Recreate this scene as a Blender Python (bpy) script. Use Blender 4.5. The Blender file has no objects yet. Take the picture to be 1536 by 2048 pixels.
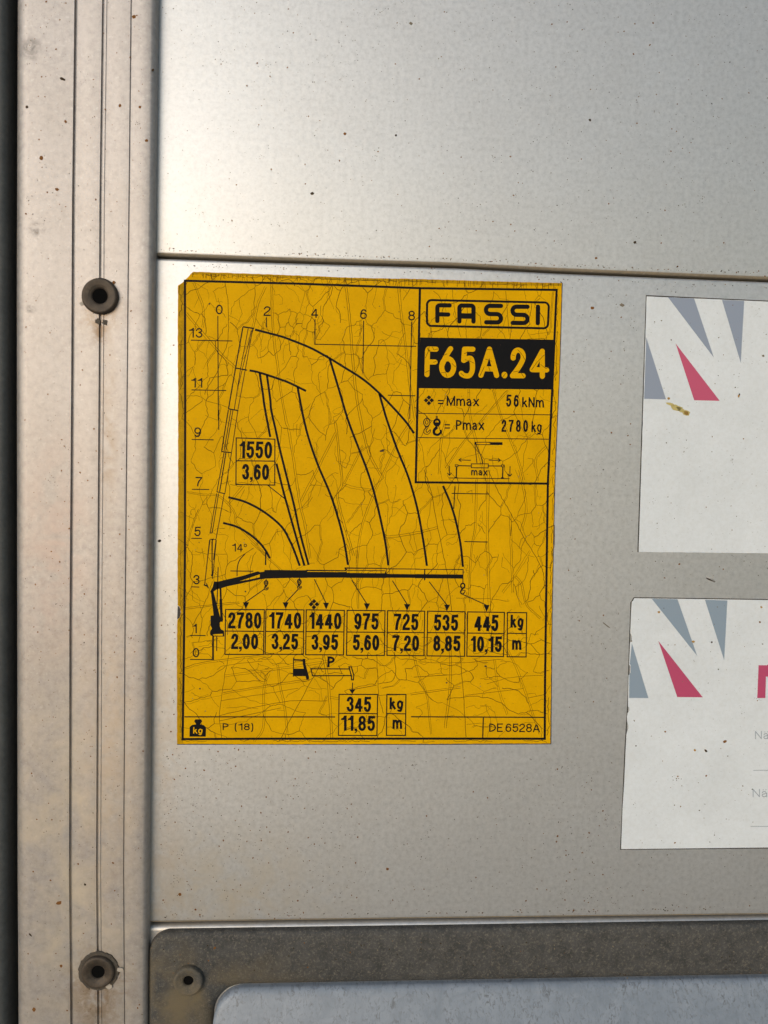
import bpy, math, random
from mathutils import Vector, Matrix
from mathutils.geometry import tessellate_polygon, delaunay_2d_cdt

# ------------------------------------------------------------------ camera, sky, sun, exposure
sc = bpy.context.scene
C = sc.collection
F, CX, CY = 1540.0, 768.0, 1024.0            # photo focal length in its own pixels
D = 0.4065                                   # camera to wall, metres
Z0 = 1.35                                    # camera height
a_, b_, c_ = (math.radians(v) for v in (-2.85886, -3.10854, 1.13480))
Rm = (Matrix.Rotation(c_, 3, 'Z') @ Matrix.Rotation(b_, 3, 'Y') @ Matrix.Rotation(a_, 3, 'X'))
B_ = Matrix(((1, 0, 0), (0, 0, -1), (0, 1, 0)))
Rw = B_ @ Rm
cam = bpy.data.cameras.new('camera')
cam.sensor_fit = 'VERTICAL'; cam.sensor_height = 36.0; cam.lens = 36.0 * F / 2048.0
cam.clip_start = 0.01; cam.clip_end = 200.0
co = bpy.data.objects.new('camera', cam); C.objects.link(co)
co.matrix_world = Matrix.Translation((0, -D, Z0)) @ Rw.to_4x4()
sc.camera = co
cam.dof.use_dof = True; cam.dof.focus_distance = D; cam.dof.aperture_fstop = 6.0

SUN = Vector((-0.50, -0.82, 0.17)).normalized()      # towards the sun: high over the left shoulder
elev = math.asin(SUN.z); azim = math.atan2(SUN.x, SUN.y)
w = bpy.data.worlds.new('World'); sc.world = w; w.use_nodes = True
nt = w.node_tree
sky = nt.nodes.new('ShaderNodeTexSky'); sky.sky_type = 'NISHITA'; sky.sun_disc = False
sky.sun_elevation = elev; sky.sun_rotation = azim; sky.dust_density = 0.6
nt.links.new(sky.outputs[0], nt.nodes['Background'].inputs[0])
nt.nodes['Background'].inputs[1].default_value = 0.115
sl = bpy.data.lights.new('sun', 'SUN'); sl.energy = 1.75; sl.angle = math.radians(48); sl.color = (1.0, 0.95, 0.89)
so = bpy.data.objects.new('sun', sl); C.objects.link(so)
so.rotation_euler = SUN.to_track_quat('Z', 'Y').to_euler(); so.location = (-2, -4, 4)
vs = sc.view_settings
vs.view_transform = 'Standard'; vs.look = 'None'; vs.gamma = 1.0; vs.exposure = 0.30; vs.use_curve_mapping = False
rnd = random.Random(7)

# ------------------------------------------------------------------ geometry helpers
def P(px, py, proud=0.0):
    """photo pixel -> (x, z) on the plane standing `proud` metres in front of the boards"""
    d = Rw @ Vector(((px - CX) / F, -(py - CY) / F, -1.0))
    t = (D - proud) / d.y
    return (d.x * t, Z0 + d.z * t)
PX = D / F                                            # one photo pixel on the wall, metres

def crop(x0, y0, s):
    return lambda *p: [(x0 + a / s, y0 + b / s) + tuple(r) for a, b, *r in p]
K1 = crop(820, 540, 4.653); K2 = crop(340, 540, 5.908); K3 = crop(580, 540, 5.908)
K4 = crop(340, 820, 5.908); K5 = crop(340, 1080, 5.908); K6 = crop(580, 1100, 5.908)
K7 = crop(830, 1080, 5.486); K8 = crop(340, 1280, 4.042); K9 = crop(660, 1280, 3.413)
K10 = crop(580, 840, 5.908); K11 = crop(820, 940, 5.297)
KA = crop(1236, 560, 5.12); KB = crop(1236, 1160, 5.12); KC = crop(1236, 1440, 5.12)

def link(name, me, mats, parent=None, loc=(0, 0, 0)):
    o = bpy.data.objects.new(name, me); C.objects.link(o)
    for m in (mats if isinstance(mats, (list, tuple)) else [mats]): me.materials.append(m)
    o.location = loc
    if parent is not None: o.parent = parent
    return o

def thing(name, label, cat, loc, group=None):
    o = bpy.data.objects.new(name, None); C.objects.link(o)
    o.empty_display_size = 0.02
    o.location = loc; o['label'] = label; o['category'] = cat
    if group: o['group'] = group
    return o

def org(parent):
    v = Vector((0, 0, 0)); q = parent
    while q is not None:
        v += Vector(q.location); q = q.parent
    return v

def mesh_obj(name, verts, faces, mats, parent, smooth=False, midx=None):
    o = org(parent)
    me = bpy.data.meshes.new(name)
    me.from_pydata([(x - o.x, y - o.y, z - o.z) for x, y, z in verts], [], faces)
    if smooth:
        for p in me.polygons: p.use_smooth = True
    if midx:
        for p, k in zip(me.polygons, midx): p.material_index = k
    me.update()
    return link(name, me, mats, parent)

def fillet(pts, closed=False, n=7):
    """polyline whose corners (x, y, f) are rounded by the fraction f of their half sides"""
    q = [(p[0], p[1], p[2] if len(p) > 2 else 0.0) for p in pts]
    N = len(q); out = []
    for i, (x, y, f) in enumerate(q):
        if f <= 0 or (not closed and i in (0, N - 1)):
            out.append((x, y)); continue
        A, Bn = q[i - 1], q[(i + 1) % N]
        B0 = Vector((x, y))
        def arm(o, idx):
            v = Vector((o[0], o[1])) - B0; L = v.length
            end = (not closed) and idx in (0, N - 1)
            k = 1.0 if (end or o[2] <= 0) else 0.5
            return v * (min(f / L, k) if f > 1.5 else k * f)
        va, vb = arm(A, (i - 1) % N), arm(Bn, (i + 1) % N)
        p0, p3 = B0 + va, B0 + vb
        p1, p2 = B0 + va * 0.4477, B0 + vb * 0.4477
        for k in range(n + 1):
            t = k / n; u = 1 - t
            p = p0 * u**3 + p1 * 3 * u * u * t + p2 * 3 * u * t * t + p3 * t**3
            out.append((p.x, p.y))
    res = [out[0]]
    for p in out[1:]:
        if (p[0] - res[-1][0])**2 + (p[1] - res[-1][1])**2 > 1e-4: res.append(p)
    if closed and (res[0][0] - res[-1][0])**2 + (res[0][1] - res[-1][1])**2 < 1e-4: res.pop()
    return res

def spline(pts, n=6):
    """Catmull-Rom through the traced points"""
    p = [Vector(q[:2]) for q in pts]
    if len(p) < 3: return [tuple(q) for q in p]
    e = [p[0] * 2 - p[1]] + p + [p[-1] * 2 - p[-2]]
    out = []
    for i in range(1, len(e) - 2):
        for k in range(n):
            t = k / n
            out.append(tuple(0.5 * ((2 * e[i]) + (e[i+1] - e[i-1]) * t + (2*e[i-1] - 5*e[i] + 4*e[i+1] - e[i+2]) * t*t
                       + (3*e[i] - e[i-1] - 3*e[i+1] + e[i+2]) * t**3)))
    out.append(tuple(p[-1]))
    return out

class Ink:
    """flat print: strokes and filled shapes, each a hair above the one before"""
    def __init__(self, lift): self.v, self.f, self.y, self.step = [], [], -lift, 1.5e-6
    def _add(self, pts2, faces, is_px=True):
        o = len(self.v)
        for p in pts2:
            x, z = P(p[0], p[1])
            self.v.append((x, self.y, z))
        self.f += [tuple(i + o for i in f) for f in faces]
        self.y -= self.step
    def stroke(self, pts, wd, cap='butt', closed=False, w1=None):
        p = [Vector(q[:2]) for q in pts]; N = len(p)
        if N < 2: return self
        if cap == 'round' and not closed:
            for i in range(1, N - 1):
                if (p[i] - p[i-1]).angle(p[i+1] - p[i]) > .8:
                    return self.stroke(p[:i+1], wd, 'round').stroke(p[i:], wd, 'round')
        h = wd / 2; h1 = (w1 if w1 is not None else wd) / 2
        e0, e1 = cap if isinstance(cap, tuple) else (cap == 'square',) * 2
        if e0 and not closed: p[0] = p[0] + (p[0] - p[1]).normalized() * h
        if e1 and not closed: p[-1] = p[-1] + (p[-1] - p[-2]).normalized() * h
        L, Rr = [], []
        for i in range(N):
            if closed: a, b = p[i] - p[i-1], p[(i+1) % N] - p[i]
            else:
                a = p[i] - p[i-1] if i else p[1] - p[0]
                b = p[i+1] - p[i] if i < N - 1 else a
            a = a.normalized(); b = b.normalized()
            m = a + b
            if m.length < 1e-6: m = a
            m.normalize()
            nrm = Vector((-m.y, m.x)); k = 1 / max(0.42, nrm.dot(Vector((-a.y, a.x))))
            hh = h + (h1 - h) * i / (N - 1)
            L.append(p[i] + nrm * hh * k); Rr.append(p[i] - nrm * hh * k)
        pts2 = L + Rr
        fc = [(i, i + 1, N + i + 1, N + i) for i in range(N - 1)]
        if closed: fc.append((N - 1, 0, N, 2 * N - 1))
        if cap == 'round' and not closed:
            for e, d, l, r in ((p[0], p[0] - p[1], 0, N), (p[-1], p[-1] - p[-2], N - 1, 2 * N - 1)):
                d = d.normalized(); s = Vector((-d.y, d.x)); o = len(pts2)
                arc = [e + d * math.sin(t) * h + s * math.cos(t) * h for t in [math.pi * k / 10 for k in range(11)]]
                pts2 = pts2 + arc; fc.append(tuple(range(o, o + 11)))
        self._add(pts2, fc); return self
    def fill(self, loop, holes=()):
        loops = [[Vector((q[0], q[1], 0)) for q in l] for l in [loop] + list(holes)]
        flat = [q for l in loops for q in l]
        self._add([(q.x, q.y) for q in flat], [tuple(t) for t in tessellate_polygon(loops)]); return self
    def dot(self, x, y, r, n=14, ry=None):
        return self.fill([(x + r * math.cos(t), y + (ry or r) * math.sin(t)) for t in [2 * math.pi * k / n for k in range(n)]])
    def ring(self, x, y, rx, ry, wd, n=20):
        return self.stroke([(x + rx * math.cos(t), y + ry * math.sin(t)) for t in [2 * math.pi * k / n for k in range(n)]], wd, closed=True)
    def build(self, name, mat, parent):
        return mesh_obj(name, self.v, self.f, mat, parent)

# ------------------------------------------------------------------ a stroke alphabet (cap height 1, x in 0..1 of its own width)
R1 = 1.0
def G(w_, *paths): return (w_, paths)
def cl(*p): return (p, True)
def op(*p): return (p, False)
GL = {
 '0': G(1, cl((0,0,1),(1,0,1),(1,1,1),(0,1,1))),
 '1': G(.72, op((.82,0),(.82,1)), op((-.02,.745),(.42,.775,.8),(.78,.97))),
 '2': G(1, op((.02,.69),(.02,1,1),(.98,1,1),(.98,.60,.9),(.03,.20,.55),(.0,0),(1,0))),
 '3': G(1, op((.02,.72),(.02,1,1),(.94,1,1),(.94,.535,1),(.38,.535)), op((.45,.535),(1,.535,1),(1,0,1),(.01,0,1),(.01,.30))),
 '4': G(1.06, op((.74,0),(.74,.98)), op((.70,.97),(0,.30),(0,.25),(1.0,.25))),
 '5': G(1, op((1,1),(.17,1),(.06,.46)), op((.10,.47),(.2,.62,.8),(1,.68,1),(1,0,1),(.01,0,1),(.01,.29))),
 '6': G(1, cl((0,0,1),(1,0,1),(1,.62,1),(0,.62,1)), op((0,.32),(0,1,1),(.96,1,1),(.96,.77))),
 '7': G(1, op((0,1),(1,1),(.98,.9,.6),(.36,.45,.8),(.29,0))),
 '8': G(1, cl((.05,.53,1),(.95,.53,1),(.95,1,1),(.05,1,1)), cl((0,0,1),(1,0,1),(1,.53,1),(0,.53,1))),
 '9': G(1, cl((0,.38,1),(1,.38,1),(1,1,1),(0,1,1)), op((1,.68),(1,0,1),(.04,0,1),(.04,.23))),
 ',': G(.30, op((.5,.04),(.5,-.06,.8),(.15,-.19))),
 '.': G(.3, op((.5,0),(.5,.01))),
 '=': G(1, op((0,.26),(1,.26)), op((0,.52),(1,.52))),
 'M': G(1.42, op((0,0),(0,1)), op((.03,.98),(.5,.03),(.97,.98)), op((1,1),(1,0))),
 'm': G(1.5, op((0,0),(0,.70)), op((0,.45),(.06,.71,.9),(.49,.71,.9),(.49,0)), op((.49,.45),(.55,.71,.9),(1,.71,.9),(1,0))),
 'n': G(1.0, op((0,0),(0,.70)), op((0,.45),(.08,.71,.9),(1,.71,.9),(1,0))),
 'a': G(.95, op((.03,.53),(.05,.71,.9),(.86,.71,.9),(.86,0)), op((.86,.43),(0,.40,.9),(0,0,1),(.70,0,.9),(.86,.22))),
 'x': G(.95, op((0,0),(1,.70)), op((0,.70),(1,0))),
 'c': G(.9, op((.99,.52),(.99,.71,1),(0,.71,1),(0,0,1),(1,0,1),(1,.2))),
 'k': G(.95, op((0,0),(0,1)), op((.03,.28),(.9,.70)), op((.33,.44),(1,0))),
 'g': G(1, cl((0,0.02,1),(.96,0.02,1),(.96,.71,1),(0,.71,1)), op((.98,.70),(.98,-.27,1),(.06,-.27,1),(.06,-.15))),
 'N': G(1.12, op((0,0),(0,1)), op((.02,.98),(.98,.02)), op((1,0),(1,1))),
 'P': G(1.0, op((0,0),(0,1)), op((0,1),(1,1,.9),(1,.45,.9),(0,.45))),
 'D': G(1.15, op((0,0),(0,1)), op((0,1),(1,1,1),(1,0,1),(0,0))),
 'E': G(1.0, op((1,1),(0,1),(0,0),(1,0)), op((0,.52),(.92,.52))),
 'A': G(1.2, op((0,0),(.46,.99)), op((.54,.99),(1,0)), op((.2,.30),(.8,.30))),
 '(': G(.36, op((1,1.08),(0,1.0,1),(0,-.2,1),(1,-.28))),
 ')': G(.36, op((0,1.08),(1,1.0,1),(1,-.2,1),(0,-.28))),
 '\u00b0': G(.62, cl((0,.70,1),(1,.70,1),(1,1.02,1),(0,1.02,1))),
}
GL['\u00e4'] = G(.95, *(GL['a'][1] + (op((.2,.93),(.2,.94)), op((.72,.93),(.72,.94)))))
def text(ink, s, x0, y0, x1, y1, h, wd, gap=.2, cap='square', space=.5):
    """write s with ink from (x0, baseline y0) to (x1, baseline y1), cap height h, all in photo pixels"""
    tot = sum(space if ch == ' ' else GL[ch][0] for ch in s) + gap * (len(s) - 1)
    k = 1.0 / tot
    bx, by = x1 - x0, y1 - y0
    L = math.hypot(bx, by); ux, uy = bx / L, by / L
    cur = 0.0
    for ch in s:
        if ch == ' ': cur += (space + gap) * k; continue
        gw, paths = GL[ch]
        gx, gW = cur * L, gw * k * L
        def at(lx, ly): return (x0 + ux * lx + uy * ly, y0 + uy * lx - ux * ly)
        if ch == ',':
            m = gx + gW / 2
            ink.fill([at(m + a * wd, b * wd) for a, b in ((-.5, .95), (.5, .95), (.5, -.05), (.22, -.62), (-.3, -.95), (-.42, -.66), (-.1, -.4), (0, 0), (-.5, 0))])
        if ch == '1':
            ink.fill([at(a, b * h) for a, b in ((gx, .70), (gx, .80), (gx + .35 * (gW - wd), .825), (gx + .8 * (gW - wd), .90), (gx + gW - wd, 1.0), (gx + gW, 1.0), (gx + gW, 0), (gx + gW - wd, 0), (gx + gW - wd, .70))])
        if ch in ',1': paths = ()
        for pts, closed in paths:
            q = []
            for p in pts:
                lx = gx + wd / 2 + p[0] * (gW - wd)
                ly = wd / 2 + p[1] * (h - wd)
                q.append((x0 + ux * lx + uy * ly, y0 + uy * lx - ux * ly * 1.0) + tuple(p[2:]))
            edge = lambda e: e[0] in (0, 1) or e[1] in (0, 1) or ch in '=.,\u00e4'
            ink.stroke(fillet(q, closed), wd, (edge(pts[0]), edge(pts[-1])), closed)
        cur += (gw + gap) * k
    return ink

# ------------------------------------------------------------------ materials
def newmat(name):
    m = bpy.data.materials.new(name); m.use_nodes = True
    return m, m.node_tree.nodes, m.node_tree.links, m.node_tree.nodes['Principled BSDF']
def plain(name, col, rough=.5, metal=0.0, spec=.5):
    m, n, l, b = newmat(name)
    b.inputs['Base Color'].default_value = (*col, 1); b.inputs['Roughness'].default_value = rough
    b.inputs['Metallic'].default_value = metal; b.inputs['Specular IOR Level'].default_value = spec
    return m
def noise(n, l, vec, scale, detail=3, rough=.55, dist=0.0):
    t = n.new('ShaderNodeTexNoise'); t.inputs['Scale'].default_value = scale; t.inputs['Detail'].default_value = detail
    t.inputs['Roughness'].default_value = rough; t.inputs['Distortion'].default_value = dist
    l.new(vec, t.inputs['Vector']); return t.outputs['Fac']
def ramp(n, l, fac, *stops):
    r = n.new('ShaderNodeValToRGB')
    e = r.color_ramp.elements
    e[0].position, e[0].color = stops[0][0], (*stops[0][1], 1)
    e[1].position, e[1].color = stops[-1][0], (*stops[-1][1], 1)
    for p, c in stops[1:-1]: q = e.new(p); q.color = (*c, 1)
    l.new(fac, r.inputs[0]); return r.outputs[0]
def g3(v): return (v, v, v)
def mix(n, l, fac, a, b, mode='MIX'):
    x = n.new('ShaderNodeMix'); x.data_type = 'RGBA'; x.blend_type = mode
    for s, v in ((x.inputs[0], fac), (x.inputs[6], a), (x.inputs[7], b)):
        if hasattr(v, 'is_output'): l.new(v, s)
        elif isinstance(v, tuple): s.default_value = (*v, 1)
        else: s.default_value = v
    return x.outputs[2]
def coords(n, l, scale=(1, 1, 1)):
    g = n.new('ShaderNodeNewGeometry')                 # world position: one continuous surface over all the boards
    mp = n.new('ShaderNodeMapping'); mp.inputs['Scale'].default_value = scale
    l.new(g.outputs['Position'], mp.inputs['Vector']); return mp.outputs[0]
def blob(n, l, vec, cx, cz, rx, rz, soft=1.0):
    """1 inside an ellipse in the wall plane, fading to 0 at its rim"""
    m = n.new('ShaderNodeMapping'); m.vector_type = 'TEXTURE'
    m.inputs['Location'].default_value = (cx, 0, cz); m.inputs['Scale'].default_value = (rx, 10, rz)
    l.new(vec, m.inputs['Vector'])
    ln = n.new('ShaderNodeVectorMath'); ln.operation = 'LENGTH'; l.new(m.outputs[0], ln.inputs[0])
    r = n.new('ShaderNodeMapRange'); r.inputs[1].default_value = 1.0; r.inputs[2].default_value = 1.0 - soft
    r.interpolation_type = 'SMOOTHSTEP'
    l.new(ln.outputs['Value'], r.inputs[0]); return r.outputs[0]
def math_(n, l, op_, a, b):
    m = n.new('ShaderNodeMath'); m.operation = op_
    for s, v in zip(m.inputs, (a, b)):
        if hasattr(v, 'is_output'): l.new(v, s)
        else: s.default_value = v
    return m.outputs[0]

def aluminium(name, stretch, tint, metal=.78, rough=.465, stains=(), warm=None, mlo=.82, cl_=.2, ms=420):
    m, n, l, b = newmat(name)
    v = coords(n, l); vs_ = coords(n, l, stretch)
    mott = noise(n, l, v, ms, 5, .7)                  # fine pearly mottle of old anodising
    cloud = noise(n, l, v, 22, 4, .6, .4)
    grain = noise(n, l, vs_, 300, 3, .6)
    pale = noise(n, l, v, 620, 2, .5)
    t = tint
    c = ramp(n, l, mott, (.25, tuple(x * mlo for x in t)), (.5, t), (.75, tuple(min(1, x * (2.0 - mlo)**.7) for x in t)))
    c = mix(n, l, cl_, c, ramp(n, l, cloud, (.3, (.80, .77, .73)), (.7, (1, 1, 1))), 'MULTIPLY')
    c = mix(n, l, .12, c, ramp(n, l, grain, (.3, g3(.74)), (.7, g3(1.0))), 'MULTIPLY')
    c = mix(n, l, math_(n, l, 'MULTIPLY', ramp(n, l, pale, (.62, g3(0)), (.72, g3(1))), .14), c, (.80, .80, .79))
    if warm:                                           # tan tint in noisy patches, fading out from the blob's centre
        wn = noise(n, l, v, 60, 5, .65, .6)
        wm = math_(n, l, 'MULTIPLY', ramp(n, l, wn, (.35, g3(0)), (.7, g3(1))), blob(n, l, v, *warm))
        c = mix(n, l, math_(n, l, 'MULTIPLY', wm, .75), c, (.62, .54, .42))
    for cx, cz, rx, rz, col, amt, sc_ in stains:
        sn = noise(n, l, v, sc_, 5, .7, .8)
        sm = math_(n, l, 'MULTIPLY', ramp(n, l, sn, (.38, g3(0)), (.6, g3(1))), blob(n, l, v, cx, cz, rx, rz))
        c = mix(n, l, math_(n, l, 'MULTIPLY', sm, amt), c, col)
    l.new(c, b.inputs['Base Color'])
    b.inputs['Metallic'].default_value = metal
    rr = n.new('ShaderNodeMapRange'); rr.inputs[3].default_value = rough - .05; rr.inputs[4].default_value = rough + .09
    l.new(mott, rr.inputs[0]); l.new(rr.outputs[0], b.inputs['Roughness'])
    bp = n.new('ShaderNodeBump'); bp.inputs['Strength'].default_value = .10; bp.inputs['Distance'].default_value = .0004
    l.new(grain, bp.inputs['Height']); l.new(bp.outputs[0], b.inputs['Normal'])
    return m
def pz(px, py, pr=0.0): return P(px, py, pr)
PR = 0.007                                             # how far the post stands in front of the boards
def st(px, py, rx, ry, col, amt, s, pr=PR):
    x, z = P(px, py, pr); return (x, z, rx * PX, ry * PX, col, amt, s)
RUST, SOOT, TAN = (.16, .085, .03), (.07, .065, .06), (.27, .19, .11)
M_board = aluminium('weathered_board_aluminium', (.12, 1, 1), (.63, .63, .63),
    stains=(st(345, 1980, 90, 420, (.50, .42, .32), .4, 90, 0), st(330, 1500, 60, 700, (.58, .49, .40), .5, 60, 0), st(320, 600, 40, 300, (.52, .44, .36), .4, 60, 0)),
    warm=(*P(420, 1780, 0), .11, .05, 1.0))
M_lip = aluminium('tan_lip_aluminium', (.12, 1, 1), (.36, .30, .22), metal=.35, rough=.6)
M_post = aluminium('weathered_post_aluminium', (1, 1, .04), (.44, .41, .395), rough=.53, metal=.68, mlo=.74, cl_=.4, ms=280,
    stains=(st(200, 662, 20, 52, RUST, .75, 200), st(200, 630, 62, 75, TAN, .65, 140), st(196, 1975, 95, 130, TAN, .85, 130),
            st(190, 2020, 60, 90, RUST, .45, 200), st(62, 98, 30, 34, SOOT, .75, 180), st(74, 458, 22, 20, SOOT, .8, 220),
            st(62, 618, 14, 12, SOOT, .8, 260), st(112, 1100, 95, 320, (.50, .38, .33), .5, 60), st(215, 860, 30, 260, TAN, .5, 100),
            st(220, 1500, 90, 500, (.50, .40, .30), .5, 70)),
    warm=(*P(150, 1750, PR), .06, .17, 1.0))

def weathered(name, lo, hi, scale, rough, bump=.3, grit=None, metal=0.0, dist=.0006, lic=None):
    m, n, l, b = newmat(name)
    v = coords(n, l)
    a = noise(n, l, v, scale, 6, .7, .3); f = noise(n, l, v, scale * 9, 4, .7)
    c = ramp(n, l, a, (.3, lo), (.7, hi))
    c = mix(n, l, .7, c, ramp(n, l, f, (.3, g3(.62)), (.7, g3(1.12))), 'MULTIPLY')
    if grit:
        q = noise(n, l, v, scale * 5, 6, .85)
        c = mix(n, l, ramp(n, l, q, (.51, g3(0)), (.66, g3(.85))), c, grit)
    if lic:
        p2 = noise(n, l, v, 34, 4, .6); c = mix(n, l, math_(n, l, 'MULTIPLY', ramp(n, l, p2, (.45, g3(0)), (.62, g3(1))), blob(n, l, v, *lic[0])), c, lic[1])
    l.new(c, b.inputs['Base Color']); b.inputs['Roughness'].default_value = rough; b.inputs['Metallic'].default_value = metal
    bp = n.new('ShaderNodeBump'); bp.inputs['Strength'].default_value = bump; bp.inputs['Distance'].default_value = dist
    l.new(f, bp.inputs['Height']); l.new(bp.outputs[0], b.inputs['Normal'])
    return m
M_dark = weathered('dark_grey_gap_paint', (.045, .050, .052), (.075, .08, .078), 40, .6)
M_rivet = weathered('rusty_rivet_steel', (.055, .042, .032), (.11, .085, .062), 300, .55, .35, metal=.45)
M_hole = plain('rivet_bore_painted_shade', (.004, .004, .004), .9, spec=.05)  # near-black base colour paints in the shade of a deep hole
M_seal = weathered('grey_sealant', (.06, .048, .036), (.12, .098, .075), 700, .7, .6)
M_flake = plain('pale_flake', (.42, .37, .31), .7)
M_frame = weathered('weathered_grey_casting', (.034, .034, .034), (.088, .086, .082), 150, .66, .8, grit=(.20, .18, .145),
                    lic=((*P(380, 2000, .004), .085, .05, 1.0), (.15, .118, .07)))
M_inset = None
def scuffed():
    m, n, l, b = newmat('scuffed_blue_grey_plate')
    v = coords(n, l); a = noise(n, l, v, 60, 5, .7, 1.2); f = noise(n, l, coords(n, l, (1, .5, .6)), 520, 5, .75, .9)
    c = ramp(n, l, a, (.3, (.18, .215, .265)), (.7, (.26, .30, .36)))
    c = mix(n, l, math_(n, l, 'MULTIPLY', ramp(n, l, f, (.50, g3(0)), (.64, g3(.8))), ramp(n, l, a, (.4, g3(.25)), (.6, g3(1)))), c, (.075, .08, .09))
    l.new(c, b.inputs['Base Color']); b.inputs['Roughness'].default_value = .42
    return m
M_inset = scuffed()
def yellow():
    m, n, l, b = newmat('sun_baked_yellow_film')
    v = coords(n, l)
    a = noise(n, l, v, 45, 4, .6); f = noise(n, l, v, 900, 3, .6)
    c = ramp(n, l, a, (.3, (.65, .345, .0010)), (.7, (.76, .41, .0012)))
    c = mix(n, l, .3, c, ramp(n, l, f, (.3, g3(.78)), (.6, g3(1.0))), 'MULTIPLY')
    sp = noise(n, l, v, 1100, 1, .4)
    c = mix(n, l, ramp(n, l, sp, (.74, g3(0)), (.79, g3(.7))), c, (.22, .08, .01))
    l.new(c, b.inputs['Base Color']); b.inputs['Roughness'].default_value = .6; b.inputs['Specular IOR Level'].default_value = .04
    return m
M_yel = yellow()
M_yel2 = weathered('grimy_yellow_margin', (.36, .205, .002), (.62, .335, .0015), 220, .7, .2)
M_yel2.node_tree.nodes['Principled BSDF'].inputs['Specular IOR Level'].default_value = .1
M_yprint = plain('yellow_lettering', (.72, .385, .001), .6, spec=.05)
M_ink = plain('black_print', (.006, .006, .007), .6, spec=.10)
M_crack = plain('dirt_filled_crack', (.085, .040, .003), .9, spec=.1)
M_crack2 = plain('dark_crack', (.07, .035, .004), .9, spec=.1)
def white():
    m, n, l, b = newmat('dirty_white_film')
    v = coords(n, l)
    a = noise(n, l, v, 30, 5, .65, .4); f = noise(n, l, v, 420, 4, .7); q = noise(n, l, v, 950, 1.0, .4)
    c = ramp(n, l, a, (.3, (.66, .70, .735)), (.7, (.73, .775, .82)))
    c = mix(n, l, .35, c, ramp(n, l, f, (.3, (.80, .79, .76)), (.6, g3(1.0))), 'MULTIPLY')
    c = mix(n, l, ramp(n, l, q, (.73, g3(0)), (.78, g3(.45))), c, (.30, .31, .31))
    l.new(c, b.inputs['Base Color']); b.inputs['Roughness'].default_value = .45
    return m
M_white = white()
M_wedge = plain('grey_blue_print', (.265, .31, .40), .45)
M_wedge2 = plain('faded_steel_blue_print', (.25, .32, .40), .45)
M_red = plain('crimson_print', (.52, .085, .17), .45)
M_red2 = plain('deep_crimson_print', (.47, .065, .15), .45)
M_pale = plain('pale_grey_lettering', (.32, .36, .41), .5)
M_speck = plain('dark_dirt', (.055, .038, .025), .9, spec=.1)
M_rust = plain('rust_spot', (.20, .09, .03), .9, spec=.1)
M_lite = plain('faint_dirt', (.20, .17, .13), .9, spec=.1)
M_scr = plain('bare_scratch', (.40, .40, .39), .6)
M_smear = plain('olive_yellow_smear', (.50, .42, .16), .8)
M_smear2 = plain('brown_smear', (.38, .22, .05), .8)
M_edge = plain('dark_sticker_rim', (.07, .065, .06), .9, spec=.1)

M_ground = weathered('pale_concrete', (.36, .32, .27), (.44, .40, .34), 3, .9)
gme = bpy.data.meshes.new('ground'); gme.from_pydata([(-60, -60, 0), (60, -60, 0), (60, .6, 0), (-60, .6, 0)], [], [(0, 1, 2, 3)])
gob = link('ground', gme, M_ground); gob['kind'] = 'structure'  # unseen ground sheet, added to bounce daylight onto the lower boards

# ------------------------------------------------------------------ swept aluminium profiles
def interp(tab, t):
    for (a, va), (b, vb) in zip(tab, tab[1:]):
        if t <= b: return va + (vb - va) * (t - a) / (b - a)
    return tab[-1][1]
def sweep(name, rings, mat, parent, closed_profile=False):
    nv = len(rings[0]); v = [p for r in rings for p in r]; f = []
    for i in range(len(rings) - 1):
        for k in range(nv - (0 if closed_profile else 1)):
            k2 = (k + 1) % nv
            f.append((i * nv + k, i * nv + k2, (i + 1) * nv + k2, (i + 1) * nv + k))
    o = mesh_obj(name, v, f, mat, parent)
    return o
def shade(o, deg=40):
    me = o.data
    for p in me.polygons: p.use_smooth = True
    me.set_sharp_from_angle(angle=math.radians(deg))
G1 = [(-80, 505), (320, 513.5), (510, 520.5), (900, 532.5), (1100, 543), (1536, 561), (2100, 583)]     # dark joint, traced
G2 = [(-80, 1853), (304, 1849.5), (900, 1841), (1536, 1833.5), (2100, 1827)]
XS = [200, 320, 420, 510, 620, 760, 900, 1000, 1100, 1250, 1400, 1536, 1800, 2100]
def arc(cy, cz, ry, rz, a0, a1, n=8):
    return [(cy + ry * math.cos(a0 + (a1 - a0) * k / n), cz + rz * math.sin(a0 + (a1 - a0) * k / n)) for k in range(n + 1)]
def board(name, top, bot, parent, rt=.0016, rb=.0022):
    """board between two joints; its long edges are rolled back into the joint"""
    rings = []
    for px in XS:
        x = P(px, 1024)[0]
        zt, zb = top(px), bot(px)
        pr = [(.012, zt + (.0 if rt else 0)), (.012, zt), (.006, zt)]
        pr += [(y, z) for y, z in arc(rt, zt - rt, rt, rt, math.pi / 2, math.pi, 8)]
        for k in range(1, 6): pr.append((0, zt - rt + (zb + rb - zt + rt) * k / 6))
        pr += arc(rb * .8, zb + rb, rb * .8, rb, math.pi, 1.5 * math.pi, 8)
        pr += [(.006, zb), (.012, zb)]
        rings.append([(x, y, z) for y, z in pr])
    o = sweep(name, rings, [M_board, M_lip], parent); shade(o, 50)
    nv = len(rings[0])
    for i, p in enumerate(o.data.polygons):
        if i % (nv - 1) >= nv - 9: p.material_index = 1          # rolled lower lip takes the darker tan aluminium
    return o
side = thing('truck_sideboard', 'silver aluminium truck sideboard of wide flat boards, speckled with rust', 'truck side', (P(800, 1024)[0], 0.0, P(800, 1024)[1]))
zj1 = lambda px: P(px, interp(G1, px))[1]
zj2 = lambda px: P(px, interp(G2, px))[1]
g1, g2 = .00065, .0007
board('board', lambda px: P(768, -900)[1], lambda px: zj1(px) + g1, side).data.name = 'upper_board'
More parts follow.
